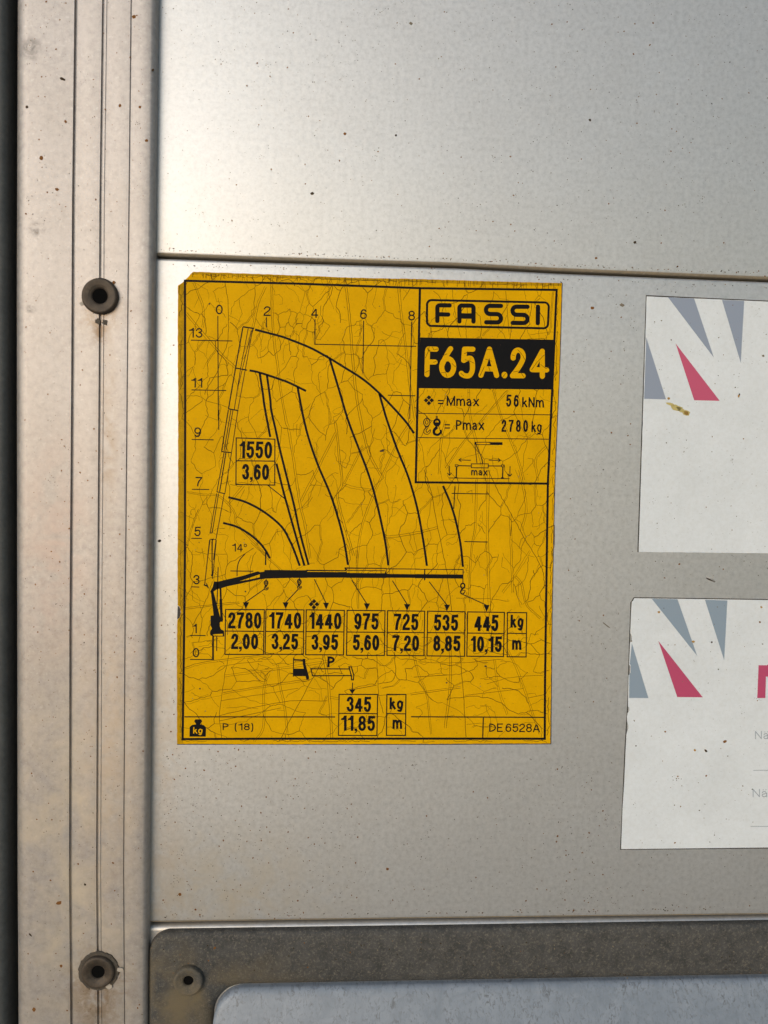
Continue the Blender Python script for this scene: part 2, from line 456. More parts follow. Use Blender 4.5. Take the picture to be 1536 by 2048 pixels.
board('board', lambda px: zj1(px) - g1, lambda px: zj2(px) + g2, side)
board('board', lambda px: zj2(px) - g2, lambda px: P(768, 2900)[1], side, rt=.0030)
# the tongues the boards hook into, seen only as the dark bottom of each joint
for zj in (zj1, zj2):
    rings = []
    for px in XS:
        x = P(px, 1024)[0]; z = zj(px)
        rings.append([(x, .0072, z - .012), (x, .0072, z + .012), (x, .010, z + .012), (x, .010, z - .012)])
    sweep('joint_tongue', rings, M_dark, side, True)

# corner post: front face with three scribed grooves, rounded long edges
T_L = [(-300, 28), (0, 27), (600, 25), (1748, 27), (2048, 29), (2400, 31)]
T_1 = [(-300, 157), (20, 152), (400, 147.3), (760, 145.6), (1250, 142), (1748, 141), (2048, 143.5), (2400, 147)]
T_2 = [(-300, 212), (20, 206.5), (400, 201.5), (760, 199.8), (1250, 196.5), (1748, 194.5), (2048, 197), (2400, 200)]
T_3 = [(-300, 268), (20, 262.5), (400, 258.5), (580, 256.5), (1250, 250.5), (1748, 247.5), (2048, 249.5), (2400, 252)]
T_R = [(-300, 309), (20, 303), (400, 298.5), (760, 295.5), (1250, 291), (1748, 286), (2048, 285), (2400, 285)]
post = thing('corner_post', 'silver aluminium corner post with scribed vertical lines and two hollow rivets', 'post', (P(165, 1024, PR)[0], 0.0, P(165, 1024, PR)[1]))
rings = []
for py in (-900, -300, 20, 200, 400, 580, 760, 1000, 1250, 1500, 1748, 1900, 2048, 2400, 2900):
    q = min(max(py, -300), 2400)
    X = lambda T: P(interp(T, q), py, PR)[0]
    z = P(165, py, PR)[1]
    xl, x1, x2, x3, xr = X(T_L), X(T_1), X(T_2), X(T_3), X(T_R)
    rl, rr = .0060, .0030
    pr = [(xl, .018)]
    pr += [(xl + rl * 1.25 + rl * 1.25 * math.cos(t), -PR + rl + rl * math.sin(t)) for t in [math.pi + (math.pi / 2) * k / 8 for k in range(9)]]
    def groove(xc, wd, dp, lip=0.0):
        h = wd / 2
        return [(xc - h - .00012, -PR), (xc - h, -PR + .0001), (xc - h * .8, -PR + dp), (xc + h * .8, -PR + dp), (xc + h, -PR + .0001 - lip), (xc + h + .0002, -PR - lip)]
    pr += [(xl + (x1 - xl) * .5, -PR)]
    pr += groove(x1, 5.6 * PX, .0016)
    pr += groove(x2, 4.2 * PX, .0012)
    pr += groove(x2 + 7.0 * PX, 1.3 * PX, .0003)
    pr += groove(x3, 2.0 * PX, .0007)
    pr += [(xr - rr, -PR)]
    pr += [(xr - rr * .3 + rr * 1.3 * math.cos(t) * .75, -PR + rr + rr * math.sin(t)) for t in [-math.pi / 2 + (math.pi / 2) * k / 8 for k in range(1, 9)]]
    pr += [(pr[-1][0] + .0002, -.0005), (pr[-1][0] + .0002, .012)]
    rings.append([(x, y, z) for x, y in pr])
o = sweep('post_profile', rings, M_post, post); shade(o, 32)

# the next body panel, beyond the dark gap at the left
rings = []
nxt = thing('neighbouring_panel', 'dark grey panel edge in shade beyond the gap left of the post', 'panel', (P(-60, 1024)[0], .02, P(0, 1024)[1]))
for py in (-900, 300, 1024, 1800, 2900):
    z = P(0, py)[1]; xe = P(12, py, .007)[0]
    rings.append([(xe - .12, -.007, z), (xe - .003, -.007, z), (xe - .0008, -.0062, z), (xe, -.004, z), (xe, .06, z)])
o = sweep('panel_face', rings, M_dark, nxt); shade(o, 60)
xa, xb = P(-200, 0)[0], P(120, 0)[0]
mesh_obj('gap_back', [(xa, .060, P(0, -900)[1]), (xb, .060, P(0, -900)[1]), (xb, .060, P(0, 2900)[1]), (xa, .060, P(0, 2900)[1])], [(0, 1, 2, 3)], M_dark, nxt)

# ------------------------------------------------------------------ rivets (hollow, with a bore)
def lathe(name, cx, cz, ybase, prof, mat, parent, n=40, wob=0.0):
    v, f = [], []
    ph = rnd.random() * 6
    for r, h in prof:
        for k in range(n):
            t = 2 * math.pi * k / n
            rr = r * (1 + wob * (math.sin(5 * t + ph) * .5 + math.sin(3 * t + 2 * ph)))
            v.append((cx + rr * math.cos(t), ybase - h, cz + rr * math.sin(t)))
    m = len(prof)
    for i in range(m - 1):
        for k in range(n):
            k2 = (k + 1) % n
            f.append((i * n + k, i * n + k2, (i + 1) * n + k2, (i + 1) * n + k))
    o = mesh_obj(name, v, f, mat, parent); shade(o, 45); return o
def patch(name, cx, cz, y, r, mat, parent, n=26, jag=.25, thick=.0003, sx=1, sz=1):
    pts = []
    for k in range(n):
        t = 2 * math.pi * k / n; q = r * (1 + rnd.uniform(-jag, jag))
        pts.append((cx + q * math.cos(t) * sx, cz + q * math.sin(t) * sz))
    v = [(x, y - thick, z) for x, z in pts] + [(cx + (x - cx) * 1.03, y + .0002, cz + (z - cz) * 1.03) for x, z in pts]
    f = [tuple(range(n))] + [(k, (k + 1) % n, n + (k + 1) % n, n + k) for k in range(n)]
    return mesh_obj(name, v, f, mat, parent)
def rivet(px, py, rad, hole, pr, parent, ht=.0026, mat=None, label=None):
    x, z = P(px, py, pr + ht * .6)
    R, H = rad * PX, hole * PX
    o = lathe('rivet', x, z, -pr, [(R * 1.01, -.0003), (R, ht * .5), (R * .965, ht * .82), (R * .91, ht * .97), (R * .85, ht), (R * .78, ht * .96), (R * .60, ht * .84),
               (H * 1.45, ht * .74), (H * 1.18, ht * .66), (H * 1.04, ht * .5), (H, ht * .4), (H * .97, .0009)], mat or M_rivet, parent, wob=.006)
    if label: o['label'] = label
    n = 24
    mesh_obj('bore', [(x + H * 1.0 * math.cos(2 * math.pi * k / n), -pr - .00095, z + H * 1.0 * math.sin(2 * math.pi * k / n)) for k in range(n)], [tuple(range(n))], M_hole, o)
    return o, x, z
r1, rx, rz = rivet(199.2, 591.7, 34, 14.5, PR, post, label='dull brown hollow rivet with chipped edge below')
for dx, dz, rr, mt in ((-5, -47, 6, M_seal), (8, -49, 5, M_seal), (-35, -14, 4, M_flake), (25, 27, 3, M_rust)):
    patch('chipped_sealant' if mt is M_seal else 'paint_flake', rx + dx * PX, rz + dz * PX, -PR, rr * PX, mt, r1, 14, .3)
r2, rx, rz = rivet(195.5, 1945, 33, 13, PR, post, label='dull grey hollow rivet set in ragged dark sealant')
patch('sealant_ring', rx, rz, -PR, 39 * PX, M_seal, r2, 60, .03, .0007)
for dx, dz, rr in ((42, 3, 4.5), (21, -31, 5)):
    patch('paint_flake', rx + dx * PX, rz + dz * PX, -PR - .0006, rr * PX, M_flake, r2, 14, .2, sx=1.4)

# ------------------------------------------------------------------ cast frame and blue-grey plate at the bottom edge
def rrect(x0, x1, z0, z1, r, n=10):
    p = []
    for cx, cz, a in ((x1 - r, z1 - r, 0), (x0 + r, z1 - r, 90), (x0 + r, z0 + r, 180), (x1 - r, z0 + r, 270)):
        for k in range(n + 1):
            t = math.radians(a + 90 * k / n); p.append((cx + r * math.cos(t), cz + r * math.sin(t)))
    return p
def loft(name, loops, mat, parent, cap_last=False):
    n = len(loops[0]); v = [p for lp in loops for p in lp]; f = []
    for i in range(len(loops) - 1):
        for k in range(n):
            k2 = (k + 1) % n
            f.append((i * n + k, i * n + k2, (i + 1) * n + k2, (i + 1) * n + k))
    if cap_last: f.append(tuple((len(loops) - 1) * n + k for k in range(n)))
    o = mesh_obj(name, v, f, mat, parent); shade(o, 50); return o
FT = .0045
x0, z1 = P(297, 1868, FT); _, zr = P(1536, 1850, FT); x1 = P(2050, 1900, FT)[0]; z0 = P(400, 2800, FT)[1]
slope = (zr - z1) / (P(1536, 1850, FT)[0] - P(340, 1868, FT)[0])
tilt = lambda x, z: z + (x - x0) * slope
ix0, _ = P(427, 2010, FT); _, iz1 = P(700, 1973.5, FT); ix1 = P(1950, 1950, FT)[0]; iz0 = z0 + .03
fr = thing('recess_frame', 'grey weathered cast frame with rounded corner and screw below the boards', 'frame', (x0 + .15, 0, z0))
def lp(inset, y, base='o', r=None):
    if base == 'o': q = rrect(x0 + inset, x1 - inset, z0 + inset, z1 - inset, max(.002, .0108 - inset))
    else: q = rrect(ix0 - inset, ix1 + inset, iz0 - inset, iz1 + inset, .0160 + inset)
    return [(x, -y, tilt(x, z)) for x, z in q]
loft('frame_face', [lp(0, -.001), lp(0, FT - .0022), lp(.0005, FT - .0010), lp(.0018, FT - .0002), lp(.0045, FT), lp(.0060, FT, 'i'), lp(.0035, FT - .0006, 'i'),
                    lp(.0015, FT - .0018, 'i'), lp(.0004, FT - .004, 'i'), lp(.0002, -.003, 'i')], M_frame, fr)
r3, sx_, sz_ = rivet(376.5, 1962.5, 30, 10, FT, fr, .0030, M_frame, None); r3.name = 'screw_boss'
pl = thing('cover_plate', 'pale blue-grey scuffed cover plate with rounded corner inside the grey frame', 'plate', (ix0 + .15, 0, iz0))
def ip(inset, y):
    q = rrect(ix0 + inset + .0003, ix1 - inset, iz0 + inset, iz1 - inset - .0003, max(.004, .0160 - inset))
    return [(x, -(y + (iz1 - z) * .30), tilt(x, z)) for x, z in q]
loft('plate_face', [ip(0, -.004), ip(0, FT - .0020), ip(.0003, FT - .0012), ip(.0012, FT - .0004), ip(.0030, FT)], M_inset, pl, cap_last=True)

# ------------------------------------------------------------------ stickers: a thin film whose rim is real
def film(name, outline, mat, parent, thick, rim):
    pts = [P(*q) for q in outline]; n = len(pts)
    tri = [tuple(t) for t in tessellate_polygon([[Vector((x, z, 0)) for x, z in pts]])]
    v = [(x, -thick, z) for x, z in pts] + [(x, .0001, z) for x, z in pts]
    f = tri + [(k, (k + 1) % n, n + (k + 1) % n, n + k) for k in range(n)]
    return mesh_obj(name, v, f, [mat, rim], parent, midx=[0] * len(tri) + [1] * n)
def rough_edge(pts, amp, step=6.0, keep=()):
    out = []
    for (a, b) in zip(pts, pts[1:] + pts[:1]):
        L = math.hypot(b[0] - a[0], b[1] - a[1]); m = max(1, int(L / step))
        for k in range(m):
            t = k / m; j = amp if k else 0
            out.append((a[0] + (b[0] - a[0]) * t + rnd.uniform(-j, j), a[1] + (b[1] - a[1]) * t + rnd.uniform(-j, j)))
    return out
TH = .00022
L1, L2, L3, L4 = TH + .00002, TH + .00006, TH + .00010, TH + .00014   # print, print on print, cracks, specks
chart = thing('load_chart_sticker', 'large yellow crane load chart sticker with black print and crazed surface', 'sticker', (*[P(727, 1487)[0], 0.0], P(727, 1487)[1]))
out = K2((95, 185), (150, 150), (185, 112), (275, 22), (900, 42)) + K3((0, 62), (700, 92), (1536, 108)) + K1((700, 105), (1412, 122)) + \
      K1((1390, 900), (1345, 1900)) + K7((1515, 0), (1500, 800)) + K9((1503, 705), (700, 708)) + K8((700, 842), (57, 838)) + \
      K8((57, 500)) + K5((82, 1200), (88, 940), (118, 915), (130, 850), (118, 790), (90, 770), (90, 300)) + K4((97, 900), (97, 0)) + K2((92, 900))
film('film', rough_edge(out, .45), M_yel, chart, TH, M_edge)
FRM = K2((178, 128)) + [(600, 567.7)] + K1((92, 170)) + [(1113.0, 580.0)] + K1((1322, 1115), (1282, 1985)) + K7((1447, 0), (1425, 1590)) + K9((1465, 673)) + K9((700, 672)) + K8((700, 797), (103, 800)) + \
      [(368, 1300), (370, 1120), (370.6, 820)]
# grimier strip of film outside the printed border
mg = Ink(TH + .00001)
mg.fill([(p[0] + .6, p[1] + .2) for p in K2((95, 190))] + K2((180, 128)) + [(370.6, 820), (370, 1120), (368, 1300)] + K8((103, 800)) + K8((110, 836), (59, 836), (59, 500)) + K5((84, 1200), (92, 945), (122, 918), (135, 850), (122, 786), (94, 765), (92, 300)) + K4((99, 900), (99, 0)))
mg.build('grimy_margin', M_yel2, chart)
mt = Ink(TH + .00001)
mt.fill(K2((275, 24), (900, 44)) + K3((0, 64), (700, 94), (1536, 110)) + K1((700, 107), (1410, 124), (1405, 150), (700, 140)) + K3((1536, 142), (700, 128), (0, 92)) + K2((900, 72), (240, 52)))
mt.build('grimy_margin', M_yel2, chart)
Ink(L1).stroke(FRM, 4.5, closed=True).build('border_line', M_ink, chart)

gm = Ink(.00003); gm.stroke(K1((1400, 108), (1416, 126), (1393, 900), (1349, 1900)) + K7((1519, 0), (1504, 800)) + K9((1507, 708), (700, 712)) + K8((57, 842)), 2.2); gm.build('rim_outline', M_edge, chart)  # thin dark stroke on the boards along the film's outer edge
# -- information panel, top right
ip_ = Ink(L1)
ip_.stroke(K1((92, 172), (75, 1000), (53, 1975)), 4.6)
ip_.stroke(K1((42, 1975), (1285, 1988)), 4.4)
ip_.stroke(K1((80, 1334), (1306, 1348)), 1.6).stroke(K1((74, 1560), (1298, 1575)), 1.6)
info = ip_.build('information_panel', M_ink, chart)
Ink(L2).stroke(fillet([(x, y, .0) for x, y in []] or K1((158, 281), (1290, 303), (1283, 543), (157, 521)) and
    [q for c, d in zip(K1((158, 281), (1290, 303), (1283, 543), (157, 521)), ((1, 1), (-1, 1), (-1, -1), (1, -1))) for q in
     [(c[0] + (0 if d[0] * d[1] > 0 else 9 * d[0]), c[1] + (9 * d[1] if d[0] * d[1] > 0 else 0)), (c[0], c[1], 1.0), (c[0] + (9 * d[0] if d[0] * d[1] > 0 else 0), c[1] + (0 if d[0] * d[1] > 0 else 9 * d[1]))]], True), 4.4, closed=True).build('logo_frame', M_ink, info)
lg = Ink(L2); W8 = 8.6
for pts in (((254, 475), (254, 329, 5), (368, 330)), ((256, 413), (355, 415)),
            ((459, 479), (459, 331, 5), (590, 333, 5), (590, 481)),
            ((845, 335), (706, 334, 8.1), (706, 410, 8.1), (845, 412, 8.1), (845, 489, 8.1), (708, 487)),
            ((1092, 343), (953, 342, 8.1), (953, 417, 8.1), (1092, 419, 8.1), (1092, 495, 8.1), (955, 493)),
            ((1190, 343), (1188, 495))):
    lg.stroke(fillet(K1(*pts)), W8, 'round')
lg.stroke(K1((459, 428), (590, 430)), 11.0)
lg.build('logo_lettering', M_ink, info)
plate = Ink(L2).fill(K1((94, 628), (1340, 650), (1324, 1113), (80, 1100))).build('model_plate', M_ink, info)
ml = Ink(L3); W10 = 10.2
for pts in (((157, 974), (163, 735, .12), (242, 738)), ((162, 856), (232, 857)),
            ((377, 733), (330, 800, .9), (294, 895)),
            ((584, 738), (507, 737), (499, 842)), ((500, 842), (540, 815, .9), (582, 830, .9), (580, 985, .95), (490, 988, .95), (477, 962)),
            ((659, 980), (738, 737), (805, 982)), ((695, 920), (780, 922)),
            ((959, 820), (957, 745, 1), (1052, 747, 1), (1052, 860, .8), (952, 984), (1051, 985)),
            ((1230, 990), (1229, 775)), ((1229, 757), (1136, 928), (1208, 929)), ((1236, 930), (1270, 931))):
    ml.stroke(fillet(K1(*pts)), W10, 'round')
ml.ring(*K1((350, 903))[0], 56 / 4.653, 78 / 4.653, W10)
ml.dot(*K1((878, 978))[0], 27 / 4.653, ry=31 / 4.653)
ml.build('model_lettering', M_yprint, info)
mc = Ink(L3 + .00002)
for q in (((142, 820), (165, 770), (180, 715)), ((205, 715), (222, 745), (262, 735)), ((140, 955), (180, 935)), ((215, 860), (245, 850)), ((300, 800), (345, 780)), ((280, 960), (330, 950)), ((330, 950), (345, 1000)), ((390, 870), (425, 905)),
          ((500, 780), (540, 765), (600, 790)), ((510, 835), (560, 850), (600, 870)), ((470, 960), (500, 985)), ((700, 830), (760, 850)), ((715, 740), (765, 745)), ((650, 985), (690, 900)), ((730, 900), (745, 945)), ((860, 1000), (890, 960)),
          ((945, 790), (975, 800)), ((1000, 740), (1050, 800), (1075, 850)), ((960, 950), (1020, 940), (1060, 1000)), ((1130, 930), (1180, 860), (1250, 790)), ((1215, 880), (1265, 920), (1290, 900))):
    mc.stroke(K1(*q), .9)
mc.build('crazing', M_crack, info)
def diamonds(ink, cx, cy, e):
    h = e * .46
    for dx, dy in ((0, -1), (1, 0), (0, 1), (-1, 0)):
        x, y = cx + dx * e * .56, cy + dy * e * .56
        ink.fill([(x, y - h), (x + h, y), (x, y + h), (x - h, y)])
    return ink
diamonds(Ink(L2), *K1((175, 1213))[0], 47 / 4.653).build('diamond_symbol', M_ink, info)
lt = Ink(L2)
def tk(K, ink, s, x0, y0, x1, y1, h, wd, **kw):
    (a, b), (c, d) = K((x0, y0), (x1, y1)); sc_ = K((0, 0), (1, 0)); sc_ = 1 / (sc_[1][0] - sc_[0][0])
    return text(ink, s, a, b, c, d, h / sc_, wd / sc_, **kw)
for yy in (1215, 1242): lt.stroke(K1((259, yy), (310, yy + 1)), 2.6)
for yy in (1440, 1470): lt.stroke(K1((321, yy), (371, yy + 1)), 2.6)
tk(K1, lt, 'Mmax', 340, 1264, 640, 1268, 92, 13.5)
tk(K1, lt, '56', 892, 1272, 1010, 1275, 112, 17, gap=.5)
tk(K1, lt, 'kNm', 1042, 1277, 1245, 1280, 94, 13.5)
tk(K1, lt, 'Pmax', 426, 1488, 688, 1490, 92, 13.5)
tk(K1, lt, '2780', 850, 1506, 1096, 1508, 112, 17, gap=.5)
tk(K1, lt, 'kg', 1128, 1507, 1224, 1509, 98, 13.5)
lt.build('legend_lettering', M_ink, info)
def hook(ink, cx, y0, y1, solid, wd):
    """crane hook: shank, sheave block, open hook"""
    h = y1 - y0; r = h * (.13 if solid else .17)
    ink.stroke([(cx, y0), (cx, y0 + h * .2)], wd)
    if solid:
        ink.stroke([(cx + r * 1.1 * math.cos(t), y0 + h * .34 + r * 1.25 * math.sin(t)) for t in [2 * math.pi * k / 18 for k in range(18)]], wd * 1.6, closed=True)
        ink.fill([(cx - r, y0 + h * .34), (cx + r, y0 + h * .34), (cx + r * .6, y0 + h * .56), (cx - r * .6, y0 + h * .56)])
        ww = wd * 2.3
    else:
        ink.ring(cx, y0 + h * .34, r, r * 1.25, wd); ink.ring(cx, y0 + h * .34, r * .45, r * .6, wd * .8)
        ink.stroke([(cx - r * .7, y0 + h * .47), (cx - r * .35, y0 + h * .62)], wd).stroke([(cx + r * .7, y0 + h * .47), (cx + r * .35, y0 + h * .62)], wd)
        ww = wd
    k = h * .19
    pts = [(cx + k * .1, y0 + h * .58), (cx - k * .75, y0 + h * .74), (cx - k * .7, y0 + h * .93), (cx + k * .25, y0 + h * .985), (cx + k * 1.0, y0 + h * .87), (cx + k * 1.05, y0 + h * .72)]
    ink.stroke(spline(pts, 4), ww, w1=ww * .6)
    if not solid:
        ink.stroke(spline([(cx + k * .3, y0 + h * .64), (cx - k * .2, y0 + h * .78), (cx + k * .1, y0 + h * .88), (cx + k * .55, y0 + h * .82), (cx + k * 1.05, y0 + h * .72)], 4), ww * .9)
    return ink
(hx, hy0), (_, hy1) = K1((155, 1360), (155, 1532)); hook(Ink(L2), hx, hy0, hy1, False, 1.7).build('hook_symbol', M_ink, info)
(hx, hy0), (_, hy1) = K1((250, 1358), (250, 1536)); hook(Ink(L2), hx, hy0, hy1, True, 2.6).build('hook_symbol', M_ink, info)
og = Ink(L2)
og.stroke(K1((605, 1603), (745, 1603), (745, 1626), (612, 1624)), 1.5, closed=True).fill(K1((750, 1602), (860, 1603), (859, 1629), (749, 1628)))
og.fill(K1((598, 1598), (616, 1600), (620, 1626), (604, 1622)))
og.stroke(K1((602, 1612), (622, 1797)), 1.6).stroke(K1((612, 1618), (676, 1776), (675, 1800)), 1.6)
og.stroke(K1((570, 1804), (727, 1804), (727, 1842), (570, 1840)), 1.7, closed=True)
og.stroke(K1((446, 1820), (570, 1824)), 2.0).stroke(K1((728, 1823), (850, 1824)), 2.0)
og.stroke(K1((420, 1813), (446, 1813), (446, 1830), (420, 1829)), 1.5, closed=True).stroke(K1((850, 1814), (877, 1815), (877, 1832), (850, 1831)), 1.5, closed=True)
og.stroke(K1((433, 1832), (429, 1935)), 2.4).stroke(K1((863, 1835), (860, 1938)), 2.4).fill(K1((412, 1926), (440, 1927), (440, 1936), (412, 1936))).fill(K1((845, 1929), (874, 1930), (874, 1938), (845, 1938)))
og.stroke(K1((363, 1935), (925, 1942)), 1.6)
for a, b, u, v2 in (((566, 1771), (455, 1767), (478, 1750), (478, 1785)), ((732, 1770), (840, 1771), (817, 1752), (817, 1788)), ((367, 1822), (366, 1911), (346, 1888), (386, 1888)), ((930, 1825), (928, 1920), (908, 1896), (948, 1897))):
    og.stroke(K1(a, b), 1.6).stroke(K1(u, b, v2), 1.6)
tk(K1, og, 'max', 568, 1911, 719, 1913, 66, 11)
og.build('outrigger_diagram', M_ink, info)

# -- diagram: scale numbers, ruler lines, range curves
REG = 15.5
for K, s, x0, y0, x1, y1, h in ((K2, '0', 541, 525, 623, 526, 115), (K2, '2', 1106, 544, 1188, 545, 115), (K3, '4', 250, 566, 333, 567, 115), (K3, '6', 827, 580, 908, 581, 116),
        (K3, '8', 1396, 597, 1476, 598, 116), (K2, '13', 224, 799, 384, 802, 115), (K2, '11', 250, 1389, 382, 1391, 114), (K4, '9', 287, 321, 366, 322, 116), (K4, '7', 302, 902, 380, 903, 112),
        (K4, '5', 287, 1490, 362, 1491, 112), (K5, '3', 275, 523, 351, 524, 112), (K5, '1', 272, 1101, 318, 1101, 112), (K5, '0', 268, 1386, 348, 1386, 112), (K4, '14', 735, 1672, 860, 1672, 96)):
    tk(K, Ink(L1), s, x0, y0, x1, y1, h, REG if s != '14' else 12.5, gap=.25).build('scale_number', M_ink, chart)
TN = 1.9
Ink(L1).ring(*K4((891, 1600))[0], 2.5, 2.7, 1.5).build('degree_sign', M_ink, chart)
for pts in (K2((566, 543), (572, 1772)), K4((577, 0), (577, 235)), K2((1140, 560), (1142, 678)), K3((296, 582), (295, 882)), K3((288, 878), (1490, 903)), K3((870, 600), (862, 1222)),
            K3((1437, 612), (1425, 1240), (1414, 1760)), K3((1155, 1480), (1480, 1487)), K2((248, 830), (738, 840)), K2((255, 1417), (665, 1425)), K4((257, 348), (515, 353)),
            K4((260, 937), (465, 939)), K4((253, 1516), (377, 1518)), K5((250, 552), (347, 556)), K5((240, 1126), (422, 1128)), K5((238, 1410), (520, 1412)), K11((440, 247), (835, 254)),
            K11((576, 757), (824, 763)), K11((475, 172), (463, 410)), K5((715, 365), (985, 368)), K5((553, 1140), (553, 1310)), K4((1155, 888), (1365, 1055)), K5((570, 320), (556, 760)),
            spline(K5((890, 160), (822, 240), (796, 330), (793, 425)))):
    Ink(L1).stroke(pts, TN).build('grid_line', M_ink, chart)
CV = 4.4
for pts in (K2((1005, 705), (1300, 782)) + K3((0, 823), (240, 920), (460, 1040), (640, 1150), (860, 1290), (1060, 1462), (1340, 1760)) + K10((1465, 157)),
            K2((940, 1187), (1060, 1213), (1300, 1292)) + K3((0, 1337), (190, 1430)),
            K2((1060, 1215), (1100, 1480)) + K4((1118, -40), (1185, 320)),
            K4((1258, 632), (1340, 960), (1405, 1195)) + K10((115, 1530), (172, 1722)),
            K2((1145, 1240), (1185, 1530)) + K4((1196, 0), (1250, 240), (1300, 470), (1385, 810), (1465, 1120)) + K10((115, 1320), (220, 1712)),
            K3((90, 1385), (130, 1600)) + K10((165, 0), (225, 230), (330, 530), (470, 860), (560, 1130), (640, 1440), (685, 1712)),
            K3((468, 1045), (580, 1420)) + K10((685, 0), (790, 280), (910, 590), (1000, 880), (1080, 1220), (1130, 1470), (1162, 1717)),
            K3((1055, 1462), (1100, 1620)) + K10((1145, 0), (1260, 330), (1400, 680)) + K11((75, 400), (130, 690), (160, 880), (178, 1015)),
            K11((350, 168), (430, 360), (490, 560), (535, 790), (560, 1025)),
            K4((690, 1030), (900, 1090), (1120, 1210), (1320, 1380)) + K10((0, 1430), (60, 1570), (115, 1722)),
            K4((628, 1333), (790, 1380), (930, 1460), (1050, 1560), (1130, 1660), (1180, 1752)), K5((1132, 140), (1130, 296))):
    Ink(L1).stroke(spline(pts), CV if len(pts) > 2 else 2.6).build('range_curve', M_ink, chart)
# raised boom, drawn in outline
rb = Ink(L1)
for pts, wd in ((K2((862, 675), (775, 1160), (692, 1640)), 1.9), (K2((925, 690), (835, 1160), (760, 1650)), .9), (K2((978, 695), (890, 1180), (803, 1650)), 1.0), (K2((862, 672), (995, 692)), 2.4), (K2((965, 715), (800, 1400)), .8),
                (K2((772, 1158), (912, 1185)), 2.0), (K2((688, 1640), (808, 1662)), 2.0), (K4((690, 0), (610, 488)), 1.6), (K4((720, 0), (640, 485)), 1.1), (K4((745, 0), (660, 488)), 1.1), (K4((803, 0), (728, 500)), 1.0),
                (K4((606, 490), (730, 505)), 1.6), (K4((640, 500), (555, 965)), 1.2), (K4((662, 500), (588, 965)), 1.6), (K4((728, 505), (648, 990)), 1.0), (K4((552, 965), (650, 990)), 1.4),
                (K4((553, 985), (475, 1450)), 1.0), (K4((575, 985), (500, 1450)), 1.0), (K4((640, 995), (545, 1522)), 1.0), (K4((470, 1450), (500, 1455)), 1.0), (K4((480, 1525), (545, 1530)), 1.3),
                (K4((475, 1525), (442, 1772)), 1.1), (K4((500, 1535), (497, 1772)), 1.6), (K4((545, 1530), (515, 1772)), 1.0), (K5((468, 0), (410, 530)), 1.1), (K5((497, 20), (500, 420)), 1.5), (K5((548, 0), (503, 460)), 1.0),
                (K5((400, 528), (440, 545)), 2.2), (K5((430, 510), (455, 570)), 1.6)):
    rb.stroke(pts, wd + .5)
rb.fill(K5((482, 410), (505, 400), (508, 420), (490, 428))).fill(K4((480, 1522), (520, 1520), (505, 1545)))
rb.build('raised_boom_outline', M_ink, chart)
# crane body and lowered boom
cr = Ink(L1)
cr.fill(K5((476, 605), (505, 555), (522, 490), (562, 492), (850, 425), (1040, 368), (1062, 380), (1115, 372), (1117, 353), (1420, 354)) + K6((0, 238), (180, 238), (203, 234), (203, 330), (0, 328)) +
        K5((1420, 447), (1130, 455), (1060, 465), (950, 490), (670, 548), (605, 570), (550, 585), (512, 612), (482, 622)), [K5((822, 486), (1062, 404), (1060, 440), (940, 466))])
cr.fill(K5((482, 605), (514, 605), (556, 770), (592, 905), (606, 960), (590, 975), (590, 1020), (603, 1055), (640, 1072), (640, 1107), (512, 1112), (508, 1135), (480, 1128), (473, 1105), (480, 1072), (498, 1045), (480, 1005), (480, 893), (516, 890)))
cr.stroke(K5((597, 565), (602, 710)), 3.6).stroke(K5((600, 700), (612, 945)), 5.2).fill(K5((590, 935), (630, 935), (620, 968), (598, 962)))
cr.stroke(K5((505, 1134), (640, 1135)), 1.6).stroke(K5((510, 1125), (509, 1410)), 3.6).stroke(K5((484, 1409), (522, 1410)), 2.0).fill(K5((625, 1100), (641, 1100), (641, 1136), (622, 1136)))
cr.fill(K6((195, 232), (665, 238), (665, 250), (195, 249))).fill(K6((195, 257), (655, 260), (670, 250), (672, 328), (655, 326), (195, 327)))
cr.fill(K6((645, 205), (1140, 210), (1140, 222), (645, 220))).fill(K6((672, 236), (1120, 240), (1120, 249), (672, 245))).fill(K6((670, 270), (1120, 274), (1140, 215), (1140, 330), (670, 328)))
cr.fill(K6((645, 220), (672, 221), (672, 240), (655, 240)))
cr.fill(K6((1138, 216), (1536, 220), (1536, 229), (1138, 227))).fill(K6((1138, 281), (1536, 286), (1536, 329), (1138, 327)))
cr.fill(K7((0, 316), (530, 319), (530, 328), (0, 324))).fill(K7((0, 373), (530, 378), (528, 423), (0, 418))).stroke(K7((106, 320), (105, 442)), 2.4).stroke(K7((527, 320), (524, 478)), 1.7)
cr.build('crane_silhouette', M_ink, chart)
hk = Ink(L1); hk.ring(*K7((523, 502))[0], 4.0, 5.0, 3.0); hk.stroke(spline(K7((523, 525), (503, 560), (503, 582), (522, 592), (542, 575), (550, 553))), 3.6, w1=1.6); hk.stroke(K7((505, 548), (550, 553)), 1.4); hk.build('hook_symbol', M_ink, chart)
for K, x, y0, y1 in ((K5, 1136, 462, 592), (K6, 110, 330, 462)):
    (hx, a), (_, b) = K((x, y0), (x, y1)); hook(Ink(L1), hx, a, b, False, 2.0).build('hook_symbol', M_ink, chart)
